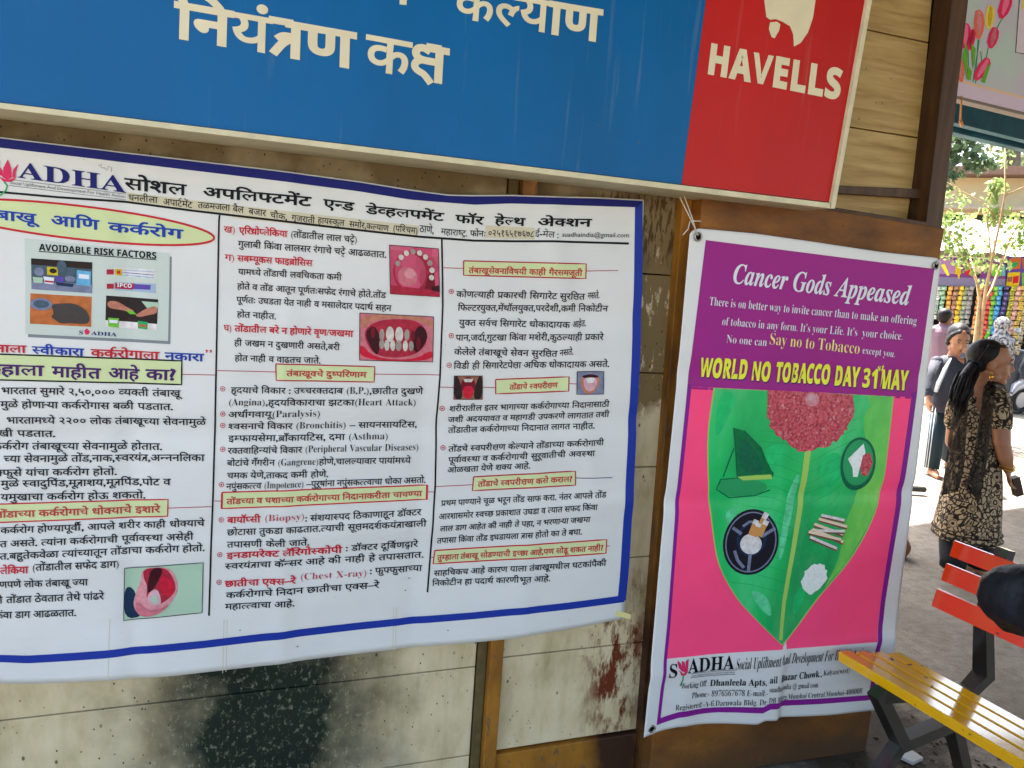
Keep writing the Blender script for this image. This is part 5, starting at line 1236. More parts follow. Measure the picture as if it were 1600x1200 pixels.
for q, m, k in (([(1575, 426), (1594, 425), (1592, 449), (1572, 447)], 'ygold', 3), ([(1583, 432), (1592, 431), (1591, 442), (1582, 443)], 'red', 4), ([(1574, 433), (1582, 432), (1581, 440), (1574, 441)], 'face', 4), ([(1577, 404), (1596, 402), (1594, 420), (1577, 421)], 'orange', 3), ([(1579, 411), (1592, 409), (1588, 417), (1580, 418)], 'stem', 4), ([(1597, 404), (1620, 402), (1620, 420), (1598, 420)], 'orange', 3), ([(1597, 426), (1630, 426), (1630, 448), (1597, 448)], 'lime', 3)): SB.poly('poster_picture', q, I[m], k)
SB.build()
# hanging strips of sachets
def sachet_mesh(m, m2):
    bm = bmesh.new(); w_, h = .038, .036
    for (x0, x1_, z0, z1, mi) in ((-w_, w_, -h, h, 0), (-w_*.7, w_*.7, -h*.45, h*.5, 1)):
        y = -.014 if mi == 0 else -.0165
        g = [[bm.verts.new((x0+(x1_-x0)*i/4, y*(1-((i-2)/2)**2*.8)*(1-((j-2)/2)**2*.8), z0+(z1-z0)*j/4)) for i in range(5)] for j in range(5)]
        for j in range(4):
            for i in range(4): f_ = bm.faces.new([g[j][i], g[j][i+1], g[j+1][i+1], g[j+1][i]]); f_.material_index = mi; f_.smooth = True
        if mi == 0:
            g2 = [[bm.verts.new((v.co.x, .006, v.co.z)) for v in r_] for r_ in g]
            for j in range(4):
                for i in range(4): bm.faces.new([g2[j][i], g2[j+1][i], g2[j+1][i+1], g2[j][i+1]])
            rim = [(0, i) for i in range(5)]+[(j, 4) for j in range(1, 5)]+[(4, i) for i in range(3, -1, -1)]+[(j, 0) for j in range(3, 0, -1)]
            for q in range(len(rim)):
                (a, b), (c, d) = rim[q], rim[(q+1) % len(rim)]; bm.faces.new([g[a][b], g2[a][b], g2[c][d], g[c][d]])
    me = bpy.data.meshes.new('sachet'); bmesh.ops.recalc_face_normals(bm, faces=bm.faces[:]); bm.to_mesh(me); bm.free()
    me.materials.append(m); me.materials.append(m2); return me
def foil(c): return mat('foil_%d_%d_%d' % c, c, .28, .5, .3, 40)
strips = [(1468, 'white and pale green', (206, 214, 200), (120, 170, 130), 7), (1476, 'mint green', (150, 196, 160), (220, 226, 214), 7), (1485.5, 'orange and gold', (224, 160, 60), (240, 204, 120), 7), (1495, 'brown and pink', (170, 120, 104), (220, 180, 170), 8), (1503.5, 'plain yellow', (232, 196, 40), (240, 214, 90), 9), (1511, 'grey green', (150, 160, 130), (206, 206, 190), 8), (1519, 'lilac and green', (150, 150, 150), (190, 160, 180), 9), (1533, 'peach orange', (226, 150, 84), (240, 190, 130), 10), (1541, 'dull purple', (130, 100, 140), (190, 170, 190), 11), (1549, 'bright red', (220, 56, 60), (240, 120, 110), 13), (1556, 'lime green', (120, 200, 60), (170, 220, 90), 13), (1563, 'sky blue', (70, 160, 220), (150, 206, 236), 10), (1574, 'dark violet', (74, 66, 130), (150, 140, 190), 12), (1583.5, 'olive and yellow', (190, 190, 50), (130, 90, 110), 15), (1592, 'pale pink', (216, 160, 150), (236, 206, 196), 14), (1600, 'yellow and red', (214, 190, 80), (200, 100, 80), 15), (1608, 'cream and brown', (206, 190, 150), (120, 80, 60), 14)]
fx = math.atan2(.66*1+0, .751)  # turn of the stall front
rotz = math.atan2(-.751, .66)
for x, nm, c1, c2, n in strips:
    top = S(x, 447, .06); t = thing('sachet_strip', 'hanging strip of %s snack sachets at the stall front' % nm, 'sachet strip', top, 'sachet strips hanging from the stall')
    t.rotation_euler = (0, 0, rotz)
    me = sachet_mesh(foil(c1), foil(c2))
    for k in range(n):
        o = bpy.data.objects.new('sachet', me); COL.objects.link(o); o.parent = t; o.location = (random.uniform(-.009, .009), random.uniform(-.012, .012), -.04-k*.0815+random.uniform(-.006, .006)); o.rotation_euler = (random.uniform(-.3, .3), random.uniform(-.25, .25), random.uniform(-.7, .7))
# ------------------------------------------------------------------ people
def fuse(name, build, voxel, mats, parent, smooth_it=4, prep=None):
    """overlapping tapered volumes melted into one continuous surface"""
    bm = bmesh.new(); build(bm); me = bpy.data.meshes.new('tmp'); bm.to_mesh(me); bm.free()
    o = bpy.data.objects.new('tmp', me); COL.objects.link(o)
    r_ = o.modifiers.new('r', 'REMESH'); r_.mode = 'VOXEL'; r_.voxel_size = voxel
    if smooth_it:
        s_ = o.modifiers.new('s', 'SMOOTH'); s_.iterations = smooth_it; s_.factor = .5
    dg = bpy.context.evaluated_depsgraph_get(); dg.update()
    nm = bpy.data.meshes.new_from_object(o.evaluated_get(dg)); bpy.data.objects.remove(o); bpy.data.meshes.remove(me)
    nm.name = name; nm.materials.clear()
    for m in (mats if isinstance(mats, (list, tuple)) else [mats]): nm.materials.append(m)
    nm.polygons.foreach_set('use_smooth', [True]*len(nm.polygons))
    q = bpy.data.objects.new(name, nm); COL.objects.link(q)
    if parent: q.parent = parent; q.matrix_parent_inverse = parent_inv(parent)
    return q
def limb(bm, pts, rad, seg=12):
    tube(bm, pts, rad, seg)
    for p, r_ in zip(pts, rad): ball(bm, p, r_, u=12, v=8)
def skin_mat(name, c):
    n = NT(name); col = n.ramp(n.noise(16, 4), [(.3, lin(tuple(v*.9 for v in c))), (.7, lin(c))])
    m = n.out(col, .5, .4); n.b.inputs['Subsurface Weight'].default_value = .08; n.b.inputs['Subsurface Radius'].default_value = (.02, .008, .004); return m
M_SK1 = skin_mat('warm_brown_skin', (166, 112, 80)); M_SK2 = skin_mat('light_brown_skin', (176, 122, 92)); M_SK3 = skin_mat('brown_skin', (140, 92, 66))
def hair_mat(name, c, sc=(60, 60, 8)):
    n = NT(name); P = n.pos(); f_ = n.noise(1, 4, n.scale(P, sc), .6, .6)
    n.bump(f_, .5, .01); return n.out(n.ramp(f_, [(.3, lin(tuple(v*.6 for v in c))), (.7, lin(c))]), .55, .22)
M_HAIR = hair_mat('black_hair', (24, 19, 18)); M_HAIR2 = hair_mat('dull_grey_head_cloth', (44, 41, 47), (24, 24, 10))
def block_print():
    """beige cotton with a brown-black vine and rosette block print"""
    n = NT('block_printed_cotton'); P = n.objc()
    P2 = n.t.nodes.new('ShaderNodeVectorMath'); P2.operation = 'ADD'
    nz = n.t.nodes.new('ShaderNodeTexNoise'); nz.inputs['Scale'].default_value = 9; n.put(nz.inputs['Vector'], P)
    sc = n.t.nodes.new('ShaderNodeVectorMath'); sc.operation = 'SCALE'; n.put(sc.inputs[0], nz.outputs['Color']); sc.inputs['Scale'].default_value = .09
    n.put(P2.inputs[0], P); n.put(P2.inputs[1], sc.outputs[0]); V_ = P2.outputs[0]
    vine = n.ramp(n.voro(31, V_, 'Distance', 'DISTANCE_TO_EDGE'), [(.085, 1.0), (.12, 0.0)])
    leaf = n.ramp(n.voro(50, n.scale(V_, (1, 1, .6), rot=(.5, .5, .3))), [(.33, 1.0), (.39, 0.0)])
    d = n.voro(8.0, P)
    ros = n.ramp(d, [(.06, 0.0), (.085, 1.0), (.13, 1.0), (.15, 0.0), (.19, 0.0), (.21, .9), (.245, 0.0)])
    inside = n.ramp(d, [(.24, 0.0), (.27, 1.0)])
    pat = n.math('MAXIMUM', n.math('MULTIPLY', n.math('MAXIMUM', vine, n.math('MULTIPLY', leaf, .9)), inside), ros)
    col = n.mix(pat, n.ramp(n.noise(20, 3), [(.3, lin((158, 134, 104))), (.7, lin((184, 160, 126)))]), lin((36, 27, 22)))
    n.bump(n.noise(9, 3), .25, .02); return n.out(col, .75, .2)
M_PRINT = block_print()
def cloth(name, c, var=.25, sc=8, rough=.75): 
    n = NT(name); a = lin(c); f_ = n.noise(1, 4, n.scale(n.pos(), (sc, sc, sc*.4)))
    n.bump(f_, .55, .03); return n.out(n.ramp(f_, [(.3, tuple(v*(1-var) for v in a[:3])+(1,)), (.7, a)]), rough, .25)
def sheer():
    n = NT('sheer_brown_black_scarf'); P = n.pos(); f_ = n.noise(1, 3, n.scale(P, (30, 30, 3)))
    m = n.out(n.ramp(f_, [(.3, lin((22, 18, 16))), (.7, lin((58, 48, 40)))]), .7, .2); n.put(n.b.inputs['Alpha'], n.ramp(f_, [(.35, .40), (.65, .85)])); return m
M_DUP = sheer(); M_BKC = cloth('black_cotton', (26, 26, 28)); M_CHAR = cloth('charcoal_cotton', (62, 64, 76)); M_TRK = cloth('dark_teal_track_pants', (34, 50, 58)); M_MAUVE = cloth('mauve_cotton', (134, 104, 118)); M_GREYC = cloth('grey_trousers', (80, 80, 84))
M_GOLD = mat('gold_metal', (200, 150, 60), .3, .5, metal=.9); M_WHT = mat('white_cloth_strap', (200, 204, 206), .6); M_EYE = mat('eye_white', (150, 134, 122), .3); M_IRIS = mat('dark_iris', (24, 16, 12), .2); M_LIPC = mat('lip_tone', (130, 66, 60), .5); M_SOLE = mat('tan_sandal', (150, 112, 84), .6); M_BROWN = mat('dark_brown_leather', (60, 40, 30), .5)

def rings(name, rows, m, parent, Hr, Hd, n=40, folds=0, fr=9, close=True, thick=0):
    """garment: elliptical sections (centre, half width, half depth, phase) joined top to bottom"""
    V = []; Fs = []
    for i, (c, a, b) in enumerate(rows):
        amp = folds*i/len(rows)
        for j in range(n):
            t = 2*math.pi*j/n; k = 1+amp*math.sin(fr*t+i*.35)+amp*.5*math.sin((fr+4)*t-i*.5)
            V.append(Vector(c)+Hr*(a*k*math.cos(t))+Hd*(b*k*math.sin(t)))
    for i in range(len(rows)-1):
        for j in range(n): Fs.append((i*n+j, (i+1)*n+j, (i+1)*n+(j+1) % n, i*n+(j+1) % n))
    if close: Fs.append(tuple(range(n-1, -1, -1)))
    o = link_mesh(name, V, Fs, m, parent, smooth=True)
    if len(rows) > 2:
        o.modifiers.new('sub', 'SUBSURF').levels = 1; o.modifiers['sub'].render_levels = 1
    return o
def hand(bm, wrist, d, side, curl, s=1.0):
    """palm, four unequal bent fingers and a thumb; d: direction of the hand, side: across the palm, curl: where fingers bend"""
    d, side, curl = d.normalized(), side.normalized(), curl.normalized(); pc = wrist+d*.045*s
    for k in range(4):
        o_ = (k-1.5)*.019*s; a = wrist+d*.02*s+side*o_*.8; b = wrist+d*.085*s+side*o_
        limb(bm, [a, b], [.014*s, .0105*s], 8)
        L = (.068, .078, .072, .055)[k]*s
        c = b+(d+curl*.35)*L*.45; e = c+(d*.6+curl*.8)*L*.35; f_ = e+(d*.2+curl)*L*.28
        limb(bm, [b, c, e, f_], [.0105*s, .0095*s, .0085*s, .0075*s], 8)
    t0 = wrist+d*.03*s-side*.03*s; t1_ = t0+(d*.6-side*.7+curl*.3)*.035*s; t2 = t1_+(d+curl*.5)*.028*s
    limb(bm, [t0, t1_, t2], [.013*s, .011*s, .009*s], 8)
def face_bits(C_, fwd, up, s, parent, lookdown=0):
    rt = fwd.cross(up).normalized()
    for sg in (-1, 1):
        e = C_+fwd*.083*s+rt*sg*.034*s+up*.008*s
        bm = bmesh.new(); ball(bm, e, .013*s, 1.1, 1, .6); q = bm_obj('eye', bm, M_EYE, parent, True)
        bm = bmesh.new(); ball(bm, e+fwd*.008*s-up*.002*s, .007*s); bm_obj('iris', bm, M_IRIS, q, True)
        bm = bmesh.new(); tube(bm, [e+rt*sg*.02*s+up*.018*s+fwd*-.004*s, e+up*.024*s+fwd*.006*s, e-rt*sg*.016*s+up*.02*s+fwd*.008*s], [.002*s, .0045*s, .003*s], 6); bm_obj('eyebrow', bm, M_HAIR, parent, True)
    bm = bmesh.new(); m_ = C_+fwd*.093*s-up*.062*s
    for dz, r_ in ((.004, .006), (-.006, .0075)): tube(bm, [m_-rt*.022*s-fwd*.008*s, m_+up*dz*s, m_+rt*.022*s-fwd*.008*s], [.002*s, r_*s, .002*s], 8)
    bm_obj('lips', bm, M_LIPC, parent, True)
def head(bm, C_, fwd, up, s=1.0):
    rt = fwd.cross(up).normalized(); rot = Matrix((rt, fwd, up)).transposed()
    ball(bm, C_-fwd*.008*s+up*.03*s, .1*s, .80, .98, .92, rot, 20, 14)          # skull
    ball(bm, C_+fwd*.025*s-up*.035*s, .078*s, .80, .86, 1.06, rot, 18, 12)       # face
    ball(bm, C_+fwd*.062*s-up*.098*s, .026*s, 1.1, .9, .9, rot)                   # chin
    ball(bm, C_+fwd*.078*s+up*.03*s, .035*s, 1.5, .45, .6, rot)                   # brow
    limb(bm, [C_+fwd*.086*s+up*.012*s, C_+fwd*.103*s-up*.02*s, C_+fwd*.106*s-up*.03*s], [.007*s, .011*s, .013*s], 8)   # nose
    for sg in (-1, 1):
        ball(bm, C_+fwd*.094*s-up*.033*s+rt*sg*.011*s, .009*s)
        ball(bm, C_+fwd*.05*s-up*.035*s+rt*sg*.036*s, .028*s)                       # cheek
        ball(bm, C_-fwd*.012*s-up*.012*s+rt*sg*.078*s, .024*s, .35, .8, 1.25, rot)  # ear
        ball(bm, C_+fwd*.015*s-up*.07*s+rt*sg*.045*s, .03*s)                        # jaw
    ball(bm, C_+fwd*.09*s-up*.062*s, .016*s, 1.4, .5, .7, rot)                      # mouth
UP = Vector((0, 0, 1))

# -------- woman in the printed kurta, seen from behind, head turned to the right
DW = 4.55
def W(x, y, dd=0): return onD(x, y, DW+dd)
HR = Vector((CR.x, CR.y, 0)).normalized()           # to the right in the picture, level
HD = Vector((-HR.y, HR.x, 0)); 
g0 = onZ(1502, 893, 0)
wm = thing('person', 'woman with a black ponytail in a beige and black printed kurta, back turned', 'person', g0, 'people by the stall')
bf = (HD*.42+HR*.90).normalized(); br = bf.cross(UP)     # body facing; her right
hf = (HR*.92-HD*.34).normalized()
hc = W(1549, 567); hs = 1.12
def woman(bm):
    head(bm, hc, hf, (UP-HR*.03).normalized(), hs)
    nb = W(1530, 612, .0)
    limb(bm, [hc-UP*.05-hf*.02, W(1537, 596), nb], [.058, .055, .075])
    limb(bm, [W(1504, 622, .07), nb, W(1552, 624, -.07)], [.066, .085, .066])
    limb(bm, [W(1528, 640, .02), W(1527, 690, .02), W(1525, 735, .02)], [.13, .115, .13])
    sh, el, wr = W(1560, 630, -.10), W(1566, 694, -.14), W(1575, 733, -.12)
    limb(bm, [sh, W(1563, 660, -.12), el, W(1571, 716, -.14), wr], [.062, .056, .046, .043, .029])
    hand(bm, wr, W(1577, 752, -.10)-wr, HD*.6+HR*.5, HR*.9+HD*.2, .92)
    limb(bm, [W(1497, 632, .10), W(1488, 690, .18), W(1506, 735, .26)], [.058, .042, .03]); hand(bm, W(1506, 735, .26), HR+UP*-.2, UP, HD, .9)
    for fx_, dd in ((1490, .0), (1530, .10)):
        p = onZ(fx_, 890 if dd == 0 else 886, .05); k = W(fx_-2, 800, dd)
        limb(bm, [W(1525, 745, dd), k, p], [.085, .058, .038]); limb(bm, [p-UP*.015, p+bf*.1-UP*.025, p+bf*.17-UP*.03], [.036, .034, .022])
body = fuse('body', woman, .0075, M_SK1, wm, 3)
face_bits(hc, hf, UP, hs, wm)
cx = [(617, 1527, 30, .082), (620, 1527, 34, .092), (626, 1527, 36, .10), (640, 1527, 36, .12), (668, 1527, 34.5, .13), (695, 1526, 34, .13), (722, 1524, 38, .15), (750, 1521, 42, .17), (785, 1517, 46, .18), (815, 1512, 49, .19), (838, 1509, 51, .195)]
ku = rings('kurta', [(W(x, y, .02), a/1150*DW, b) for y, x, a, b in cx], M_PRINT, wm, (HR*.99+HD*.12).normalized(), HD, 48, .035, 7, close=False)
for y_, a_, b_ in ((826, 50.6, .196), (835, 51.4, .198)):
    bm = bmesh.new(); c_ = W(1510, y_, .02); hr_ = (HR*.99+HD*.12).normalized()
    tube(bm, [c_+hr_*(a_/1150*DW*(1+.02*math.sin(7*t)))*math.cos(t)+HD*(b_*(1+.02*math.sin(7*t)))*math.sin(t) for t in [6.2832*i/48 for i in range(49)]], .006, 6, caps=False); bm_obj('hem_band', bm, M_DUP, ku)
bm = bmesh.new(); limb(bm, [W(1545, 622, -.05), W(1556, 623, -.085), W(1562, 640, -.11), W(1564, 663, -.125)], [.072, .072, .068, .061], 18); bm_obj('sleeve', bm, M_PRINT, wm, True)
bm = bmesh.new(); limb(bm, [W(1500, 622, .08), W(1494, 640, .11), W(1491, 660, .13)], [.058, .060, .058], 18); bm_obj('sleeve', bm, M_PRINT, wm, True)
for fx_, dd in ((1488, 0), (1531, .10)):
    bm = bmesh.new(); p = onZ(fx_, 886, .07); tube(bm, [W(fx_+10 if dd == 0 else fx_-4, 800, dd+.02), W(fx_+2, 845, dd+.01), p+UP*.04, p], [.07, .082, .074, .070], 18); q = bm_obj('trouser_leg', bm, M_BKC, wm, True)
    p = onZ(fx_, 892, .0); bm = bmesh.new(); limb(bm, [p+UP*.014-bf*.05, p+UP*.014+bf*.06, p+UP*.014+bf*.16], [.014, .014, .013]); bmesh.ops.scale(bm, vec=(1, 1, 1), verts=bm.verts[:]); tube(bm, [p+UP*.03-bf*.05-br*.03, p+UP*.03-bf*.05+br*.03], .02, 8); bm_obj('sandal', bm, M_SOLE, wm, True)
def hair1(bm):
    rt = hf.cross(UP); rot = Matrix((rt, hf, UP)).transposed()
    ball(bm, hc-hf*.036+UP*.046, .110, .86, 1.0, .92, rot, 22, 16); ball(bm, hc-hf*.065+UP*.0, .085, .95, .8, 1.0, rot)
    limb(bm, [W(1522, 570, -.02), W(1512, 585, -.08), W(1504, 604, -.13), W(1499, 622, -.14), W(1493, 638, -.13)], [.032, .040, .043, .036, .012], 14)
    limb(bm, [W(1508, 590, -.1), W(1511, 612, -.14), W(1504, 632, -.15)], [.04, .04, .012], 12)
hb = fuse('hair', hair1, .009, M_HAIR, wm, 3)
random.seed(5); bm = bmesh.new()
for k in range(90):
    a, r_ = random.uniform(0, 6.28), random.uniform(.5, 1.15); ox, oz = math.cos(a)*r_, math.sin(a)*r_
    pth = [W(1523, 569, -.02), W(1512, 584, -.08), W(1504, 603, -.13), W(1498, 622, -.14), W(1494+random.uniform(-5, 9), random.uniform(632, 656), -.13)]
    wd = (.03, .05, .054, .046, .022)
    pts = [p+HR*(ox*w_+random.uniform(-.006, .006))+HD*(oz*w_) for p, w_ in zip(pth, wd)]
    tube(bm, pts, [.004, .0045, .004, .0035, .001], 5)
for k in range(40):
    t = random.uniform(-.09, .09); s0_2 = hc+hf*.05+UP*(.125-abs(t)*.25)+hf.cross(UP)*t
    tube(bm, [s0_2, hc-hf*.05+UP*(.135-abs(t)*.3)+hf.cross(UP)*t*1.05, W(1524, 568, -.03)+hf.cross(UP)*t*.3], [.001, .003, .002], 5)
bm_obj('loose_strands', bm, M_HAIR, hb)
bm = bmesh.new(); c = W(1520, 573, -.03); tube(bm, [c+Vector((0, .03, .035)), c+Vector((.012, -.035, .03)), c+Vector((0, -.03, -.035)), c+Vector((-.012, .035, -.03)), c+Vector((0, .03, .035))], .009, 8); bm_obj('hair_tie', bm, M_BKC, hb, True)
# scarf: two long falls down the back and a fold over the right shoulder
def fall(bm, L, Rr, dd0, n=14):
    """sheet hanging between two pixel polylines"""
    g = []
    for i in range(n+1):
        t = i/n
        def at(pl):
            k = t*(len(pl)-1); j = min(int(k), len(pl)-2); f_ = k-j
            return tuple(pl[j][q]+(pl[j+1][q]-pl[j][q])*f_ for q in range(3))
        a, b = at(L), at(Rr); row = []
        for j in range(9):
            u = j/8; row.append(W(a[0]+(b[0]-a[0])*u, a[1]+(b[1]-a[1])*u, a[2]+(b[2]-a[2])*u + dd0 - .018*abs(math.sin(u*9+t*1.5))))
        g.append(row)
    f = [[bm.verts.new(p) for p in r_] for r_ in g]; b_ = [[bm.verts.new(p+HD*.006) for p in r_] for r_ in g]
    for i in range(n):
        for j in range(8):
            bm.faces.new([f[i][j], f[i+1][j], f[i+1][j+1], f[i][j+1]]); bm.faces.new([b_[i][j], b_[i][j+1], b_[i+1][j+1], b_[i+1][j]])
    for i in range(n):
        for j in (0, 8): bm.faces.new([f[i][j], b_[i][j], b_[i+1][j], f[i+1][j]] if j == 0 else [f[i][j], f[i+1][j], b_[i+1][j], b_[i][j]])
    for j in range(8): bm.faces.new([f[n][j], b_[n][j], b_[n][j+1], f[n][j+1]])
    for fc in bm.faces: fc.smooth = True
bm = bmesh.new()
fall(bm, [(1494, 620, -.06), (1483, 680, -.13), (1477, 735, -.18), (1472, 774, -.21)], [(1514, 618, -.12), (1510, 680, -.17), (1506, 735, -.20), (1497, 768, -.22)], 0)
fall(bm, [(1545, 592, -.03), (1536, 612, -.12), (1530, 660, -.17), (1519, 730, -.20), (1508, 760, -.22)], [(1558, 596, -.03), (1556, 612, -.15), (1550, 660, -.20), (1541, 730, -.21), (1530, 784, -.22)], 0)
fall(bm, [(1543, 592, .02), (1556, 598, -.10), (1570, 614, -.16), (1582, 640, -.12)], [(1556, 590, .06), (1572, 602, .0), (1580, 622, -.04), (1586, 646, -.02)], 0)
bm_obj('scarf', bm, M_DUP, wm)
bm = bmesh.new(); ball(bm, W(1549, 583, -.092), .008); ball(bm, W(1549, 589, -.094), .012, 1, 1, 1.3); bm_obj('earring', bm, M_GOLD, wm, True)
bm = bmesh.new(); c = W(1574, 727, -.125)
for k in range(2): 
    e = c-UP*.018*k; tube(bm, [e+HR*.04*math.cos(a)+HD*.04*math.sin(a)+UP*.008*math.sin(a) for a in [6.2832*i/18 for i in range(19)]], .005, 6, caps=False)
bm_obj('bangle', bm, M_GOLD, wm, True)
bm = bmesh.new(); p = W(1586, 758, -.07); tube(bm, [p+UP*.05-HR*.015, p-UP*.06+HR*.03], .022, 4, square=True); tag(bm_obj('purse', bm, M_BROWN), 'small dark brown purse held in the hand of the woman in the printed kurta', 'purse')

# -------- girl in charcoal top and striped track pants
DG = 6.99
def G(x, y, dd=0): return onD(x, y, DG+dd)
gl = thing('person', 'girl in a charcoal top and dark track pants with white side stripes', 'person', onZ(1462, 742, 0), 'people by the stall')
gf = (-HD*.97-HR*.16).normalized(); gu = (UP+gf*.38).normalized(); gface = (gf-UP*.30).normalized(); gu = (UP-gface*UP.dot(gface)).normalized()
gc = G(1498, 531, -.05); gs = 1.08
def girl(bm):
    head(bm, gc, gface, gu, gs)
    limb(bm, [gc-UP*.06, G(1489, 556), G(1487, 566)], [.055, .05, .07]); limb(bm, [G(1466, 566, .05), G(1487, 566), G(1510, 568, -.05)], [.05, .07, .05])
    limb(bm, [G(1484, 580), G(1480, 640)], [.10, .10])
    wr = G(1451, 622, -.1); limb(bm, [G(1464, 568, .0), G(1455, 598, -.03), wr], [.046, .038, .025]); hand(bm, wr, -UP+HR*.1, HD, HR, .95)
    wr2 = G(1508, 628, -.22); limb(bm, [G(1510, 570, -.05), G(1514, 600, -.1), wr2], [.046, .038, .026]); hand(bm, wr2, -HR-UP*.3, UP, HD, .95)
    for x0, x1_, y1, dd in ((1470, 1455, 738, .0), (1490, 1482, 722, .35)):
        p = G(x1_, y1-7, dd); limb(bm, [G(x0, 650, dd*.3), G((x0+x1_)/2, 690, dd*.7), p], [.07, .05, .034]); q = Vector((p.x, p.y, .03)); limb(bm, [q, q+gf*.12, q+gf*.17-UP*.008], [.034, .032, .022])
fuse('body', girl, .008, M_SK2, gl, 3); face_bits(gc, gface, gu, gs, gl)
rings('top', [(G(x, y, .01), a/1150*DG, b) for y, x, a, b in ((556, 1487, 9, .06), (560, 1487, 22, .08), (568, 1487, 27, .118), (585, 1485, 27, .138), (610, 1483, 25, .125), (628, 1481, 27, .135), (643, 1480, 28, .14))], M_CHAR, gl, HR, HD, 32, .03, 6, close=False)
for pts, rd in (([(1464, 566, 0), (1457, 590, -.03), (1452, 609, -.07), (1451, 614, -.08)], [.06, .052, .045, .043]), ([(1510, 568, -.05), (1514, 600, -.1), (1510, 620, -.2)], [.06, .05, .042])):
    bm = bmesh.new(); limb(bm, [G(*p) for p in pts], rd, 14); bm_obj('sleeve', bm, M_CHAR, gl, True)
for x0, x1_, y1, dd in ((1470, 1455, 732, .0), (1490, 1482, 716, .35)):
    P0, P1, P2 = G(x0, 636, dd*.2), G((x0+x1_)/2-1, 690, dd*.7), G(x1_, y1, dd)
    bm = bmesh.new(); tube(bm, [P0, P1, P2], [.092, .074, .066], 16); tr = bm_obj('trouser_leg', bm, M_TRK, gl, True)
    for k in range(3):
        bm = bmesh.new(); off = [(-HR*math.cos(a)-HD*math.sin(a)) for a in [R(-6+20*k)]][0]
        tube(bm, [P0+off*.091, P1+off*.073, P2+off*.065], .0045, 6); bm_obj('stripe', bm, M_WHT, tr)
    q = onZ(x1_+2, y1+9 if dd == 0 else y1+6, 0); bm = bmesh.new(); tube(bm, [q-gf*.06+UP*.012, q+gf*.05+UP*.012, q+gf*.16+UP*.012], [.036, .04, .03], 10)
    bmesh.ops.scale(bm, vec=(1, 1, .35), space=Matrix.Translation(-q), verts=bm.verts[:]); tube(bm, [q+gf*.05-HR*.04+UP*.02, q+gf*.07+UP*.062, q+gf*.05+HR*.04+UP*.02], .009, 6); bm_obj('sandal', bm, M_SOLE, gl, True)
def cap(bm):
    rt = gface.cross(gu); rot = Matrix((rt, gface, gu)).transposed(); ball(bm, gc-gface*.034*gs+gu*.046*gs, .106*gs, .84, .98, .90, rot, 20, 14); ball(bm, gc-gface*.062*gs-gu*.03, .088*gs, .92, .7, 1.0, rot)
    for sg in (-1, 1): limb(bm, [gc+gface*.045*gs+gu*.085*gs+rt*sg*.03, gc+gface*.028*gs+gu*.05*gs+rt*sg*.074*gs, gc+gface*.0*gs-gu*.0+rt*sg*.083*gs, gc-gface*.03*gs-gu*.05*gs+rt*sg*.07*gs], [.022, .018, .018, .02])
fuse('head_cloth', cap, .009, M_HAIR2, gl, 2)
bm = bmesh.new()
for i in range(2):
    pass
pts = [G(1486, 560, -.11), G(1476, 578, -.15), G(1466, 600, -.15), G(1462, 612, -.12)]
tube(bm, pts, [.006, .014, .015, .013], 4, square=True); bm_obj('bag_strap', bm, M_WHT, gl)

# -------- man in mauve at the stall
DM = 10.2
def Mn(x, y, dd=0): return onD(x, y, DM+dd)
mg = Mn(1474, 660); mg.z = 0
mn = thing('person', 'man in a mauve shirt with short dark hair facing the stall behind the girl', 'person', mg, 'people by the stall')
mf = (HR*.8+HD*.6).normalized(); mc = Mn(1477, 497)
def man(bm):
    head(bm, mc, mf, UP, 1.05); limb(bm, [mc-UP*.05, Mn(1474, 512)], [.055, .07]); limb(bm, [Mn(1458, 518), Mn(1485, 518, -.05)], [.06, .06])
    limb(bm, [Mn(1470, 525), Mn(1470, 570)], [.14, .13]); limb(bm, [Mn(1486, 520, -.1), Mn(1492, 536, -.12), Mn(1502, 545, .05)], [.05, .042, .03]); hand(bm, Mn(1502, 545, .05), HR, UP, HD, 1)
    limb(bm, [Mn(1457, 520, .1), Mn(1455, 545, .15), Mn(1470, 556, .3)], [.05, .04, .03])
    for dx in (-6, 7): p = Mn(1474+dx, 660); p.z = .05; limb(bm, [Mn(1471+dx, 580), Mn(1472+dx, 618), p], [.085, .06, .045]); limb(bm, [p-UP*.01, p+mf*.14-UP*.02], [.04, .03])
fuse('body', man, .010, M_SK3, mn, 3)
def shirt(bm):
    limb(bm, [Mn(1459, 518), Mn(1472, 514), Mn(1486, 519, -.05)], [.075, .085, .075]); limb(bm, [Mn(1470, 526), Mn(1470, 552), Mn(1470, 578)], [.165, .16, .158])
    limb(bm, [Mn(1486, 520, -.1), Mn(1491, 533, -.12)], [.068, .062]); limb(bm, [Mn(1457, 520, .1), Mn(1455, 536, .13)], [.066, .06])
fuse('shirt', shirt, .012, M_MAUVE, mn, 3)
for dx in (-6, 7):
    p = Mn(1474+dx, 656); p.z = .07; bm = bmesh.new(); tube(bm, [Mn(1471+dx, 570), Mn(1472+dx, 618), p], [.11, .085, .07], 14); bm_obj('trouser_leg', bm, M_GREYC, mn, True)
def hair2(bm):
    rt = mf.cross(UP); rot = Matrix((rt, mf, UP)).transposed(); ball(bm, mc-mf*.03+UP*.045, .105, .86, 1.0, .9, rot); ball(bm, mc-mf*.06, .08, .95, .7, .9, rot)
fuse('hair', hair2, .010, M_HAIR, mn, 2)

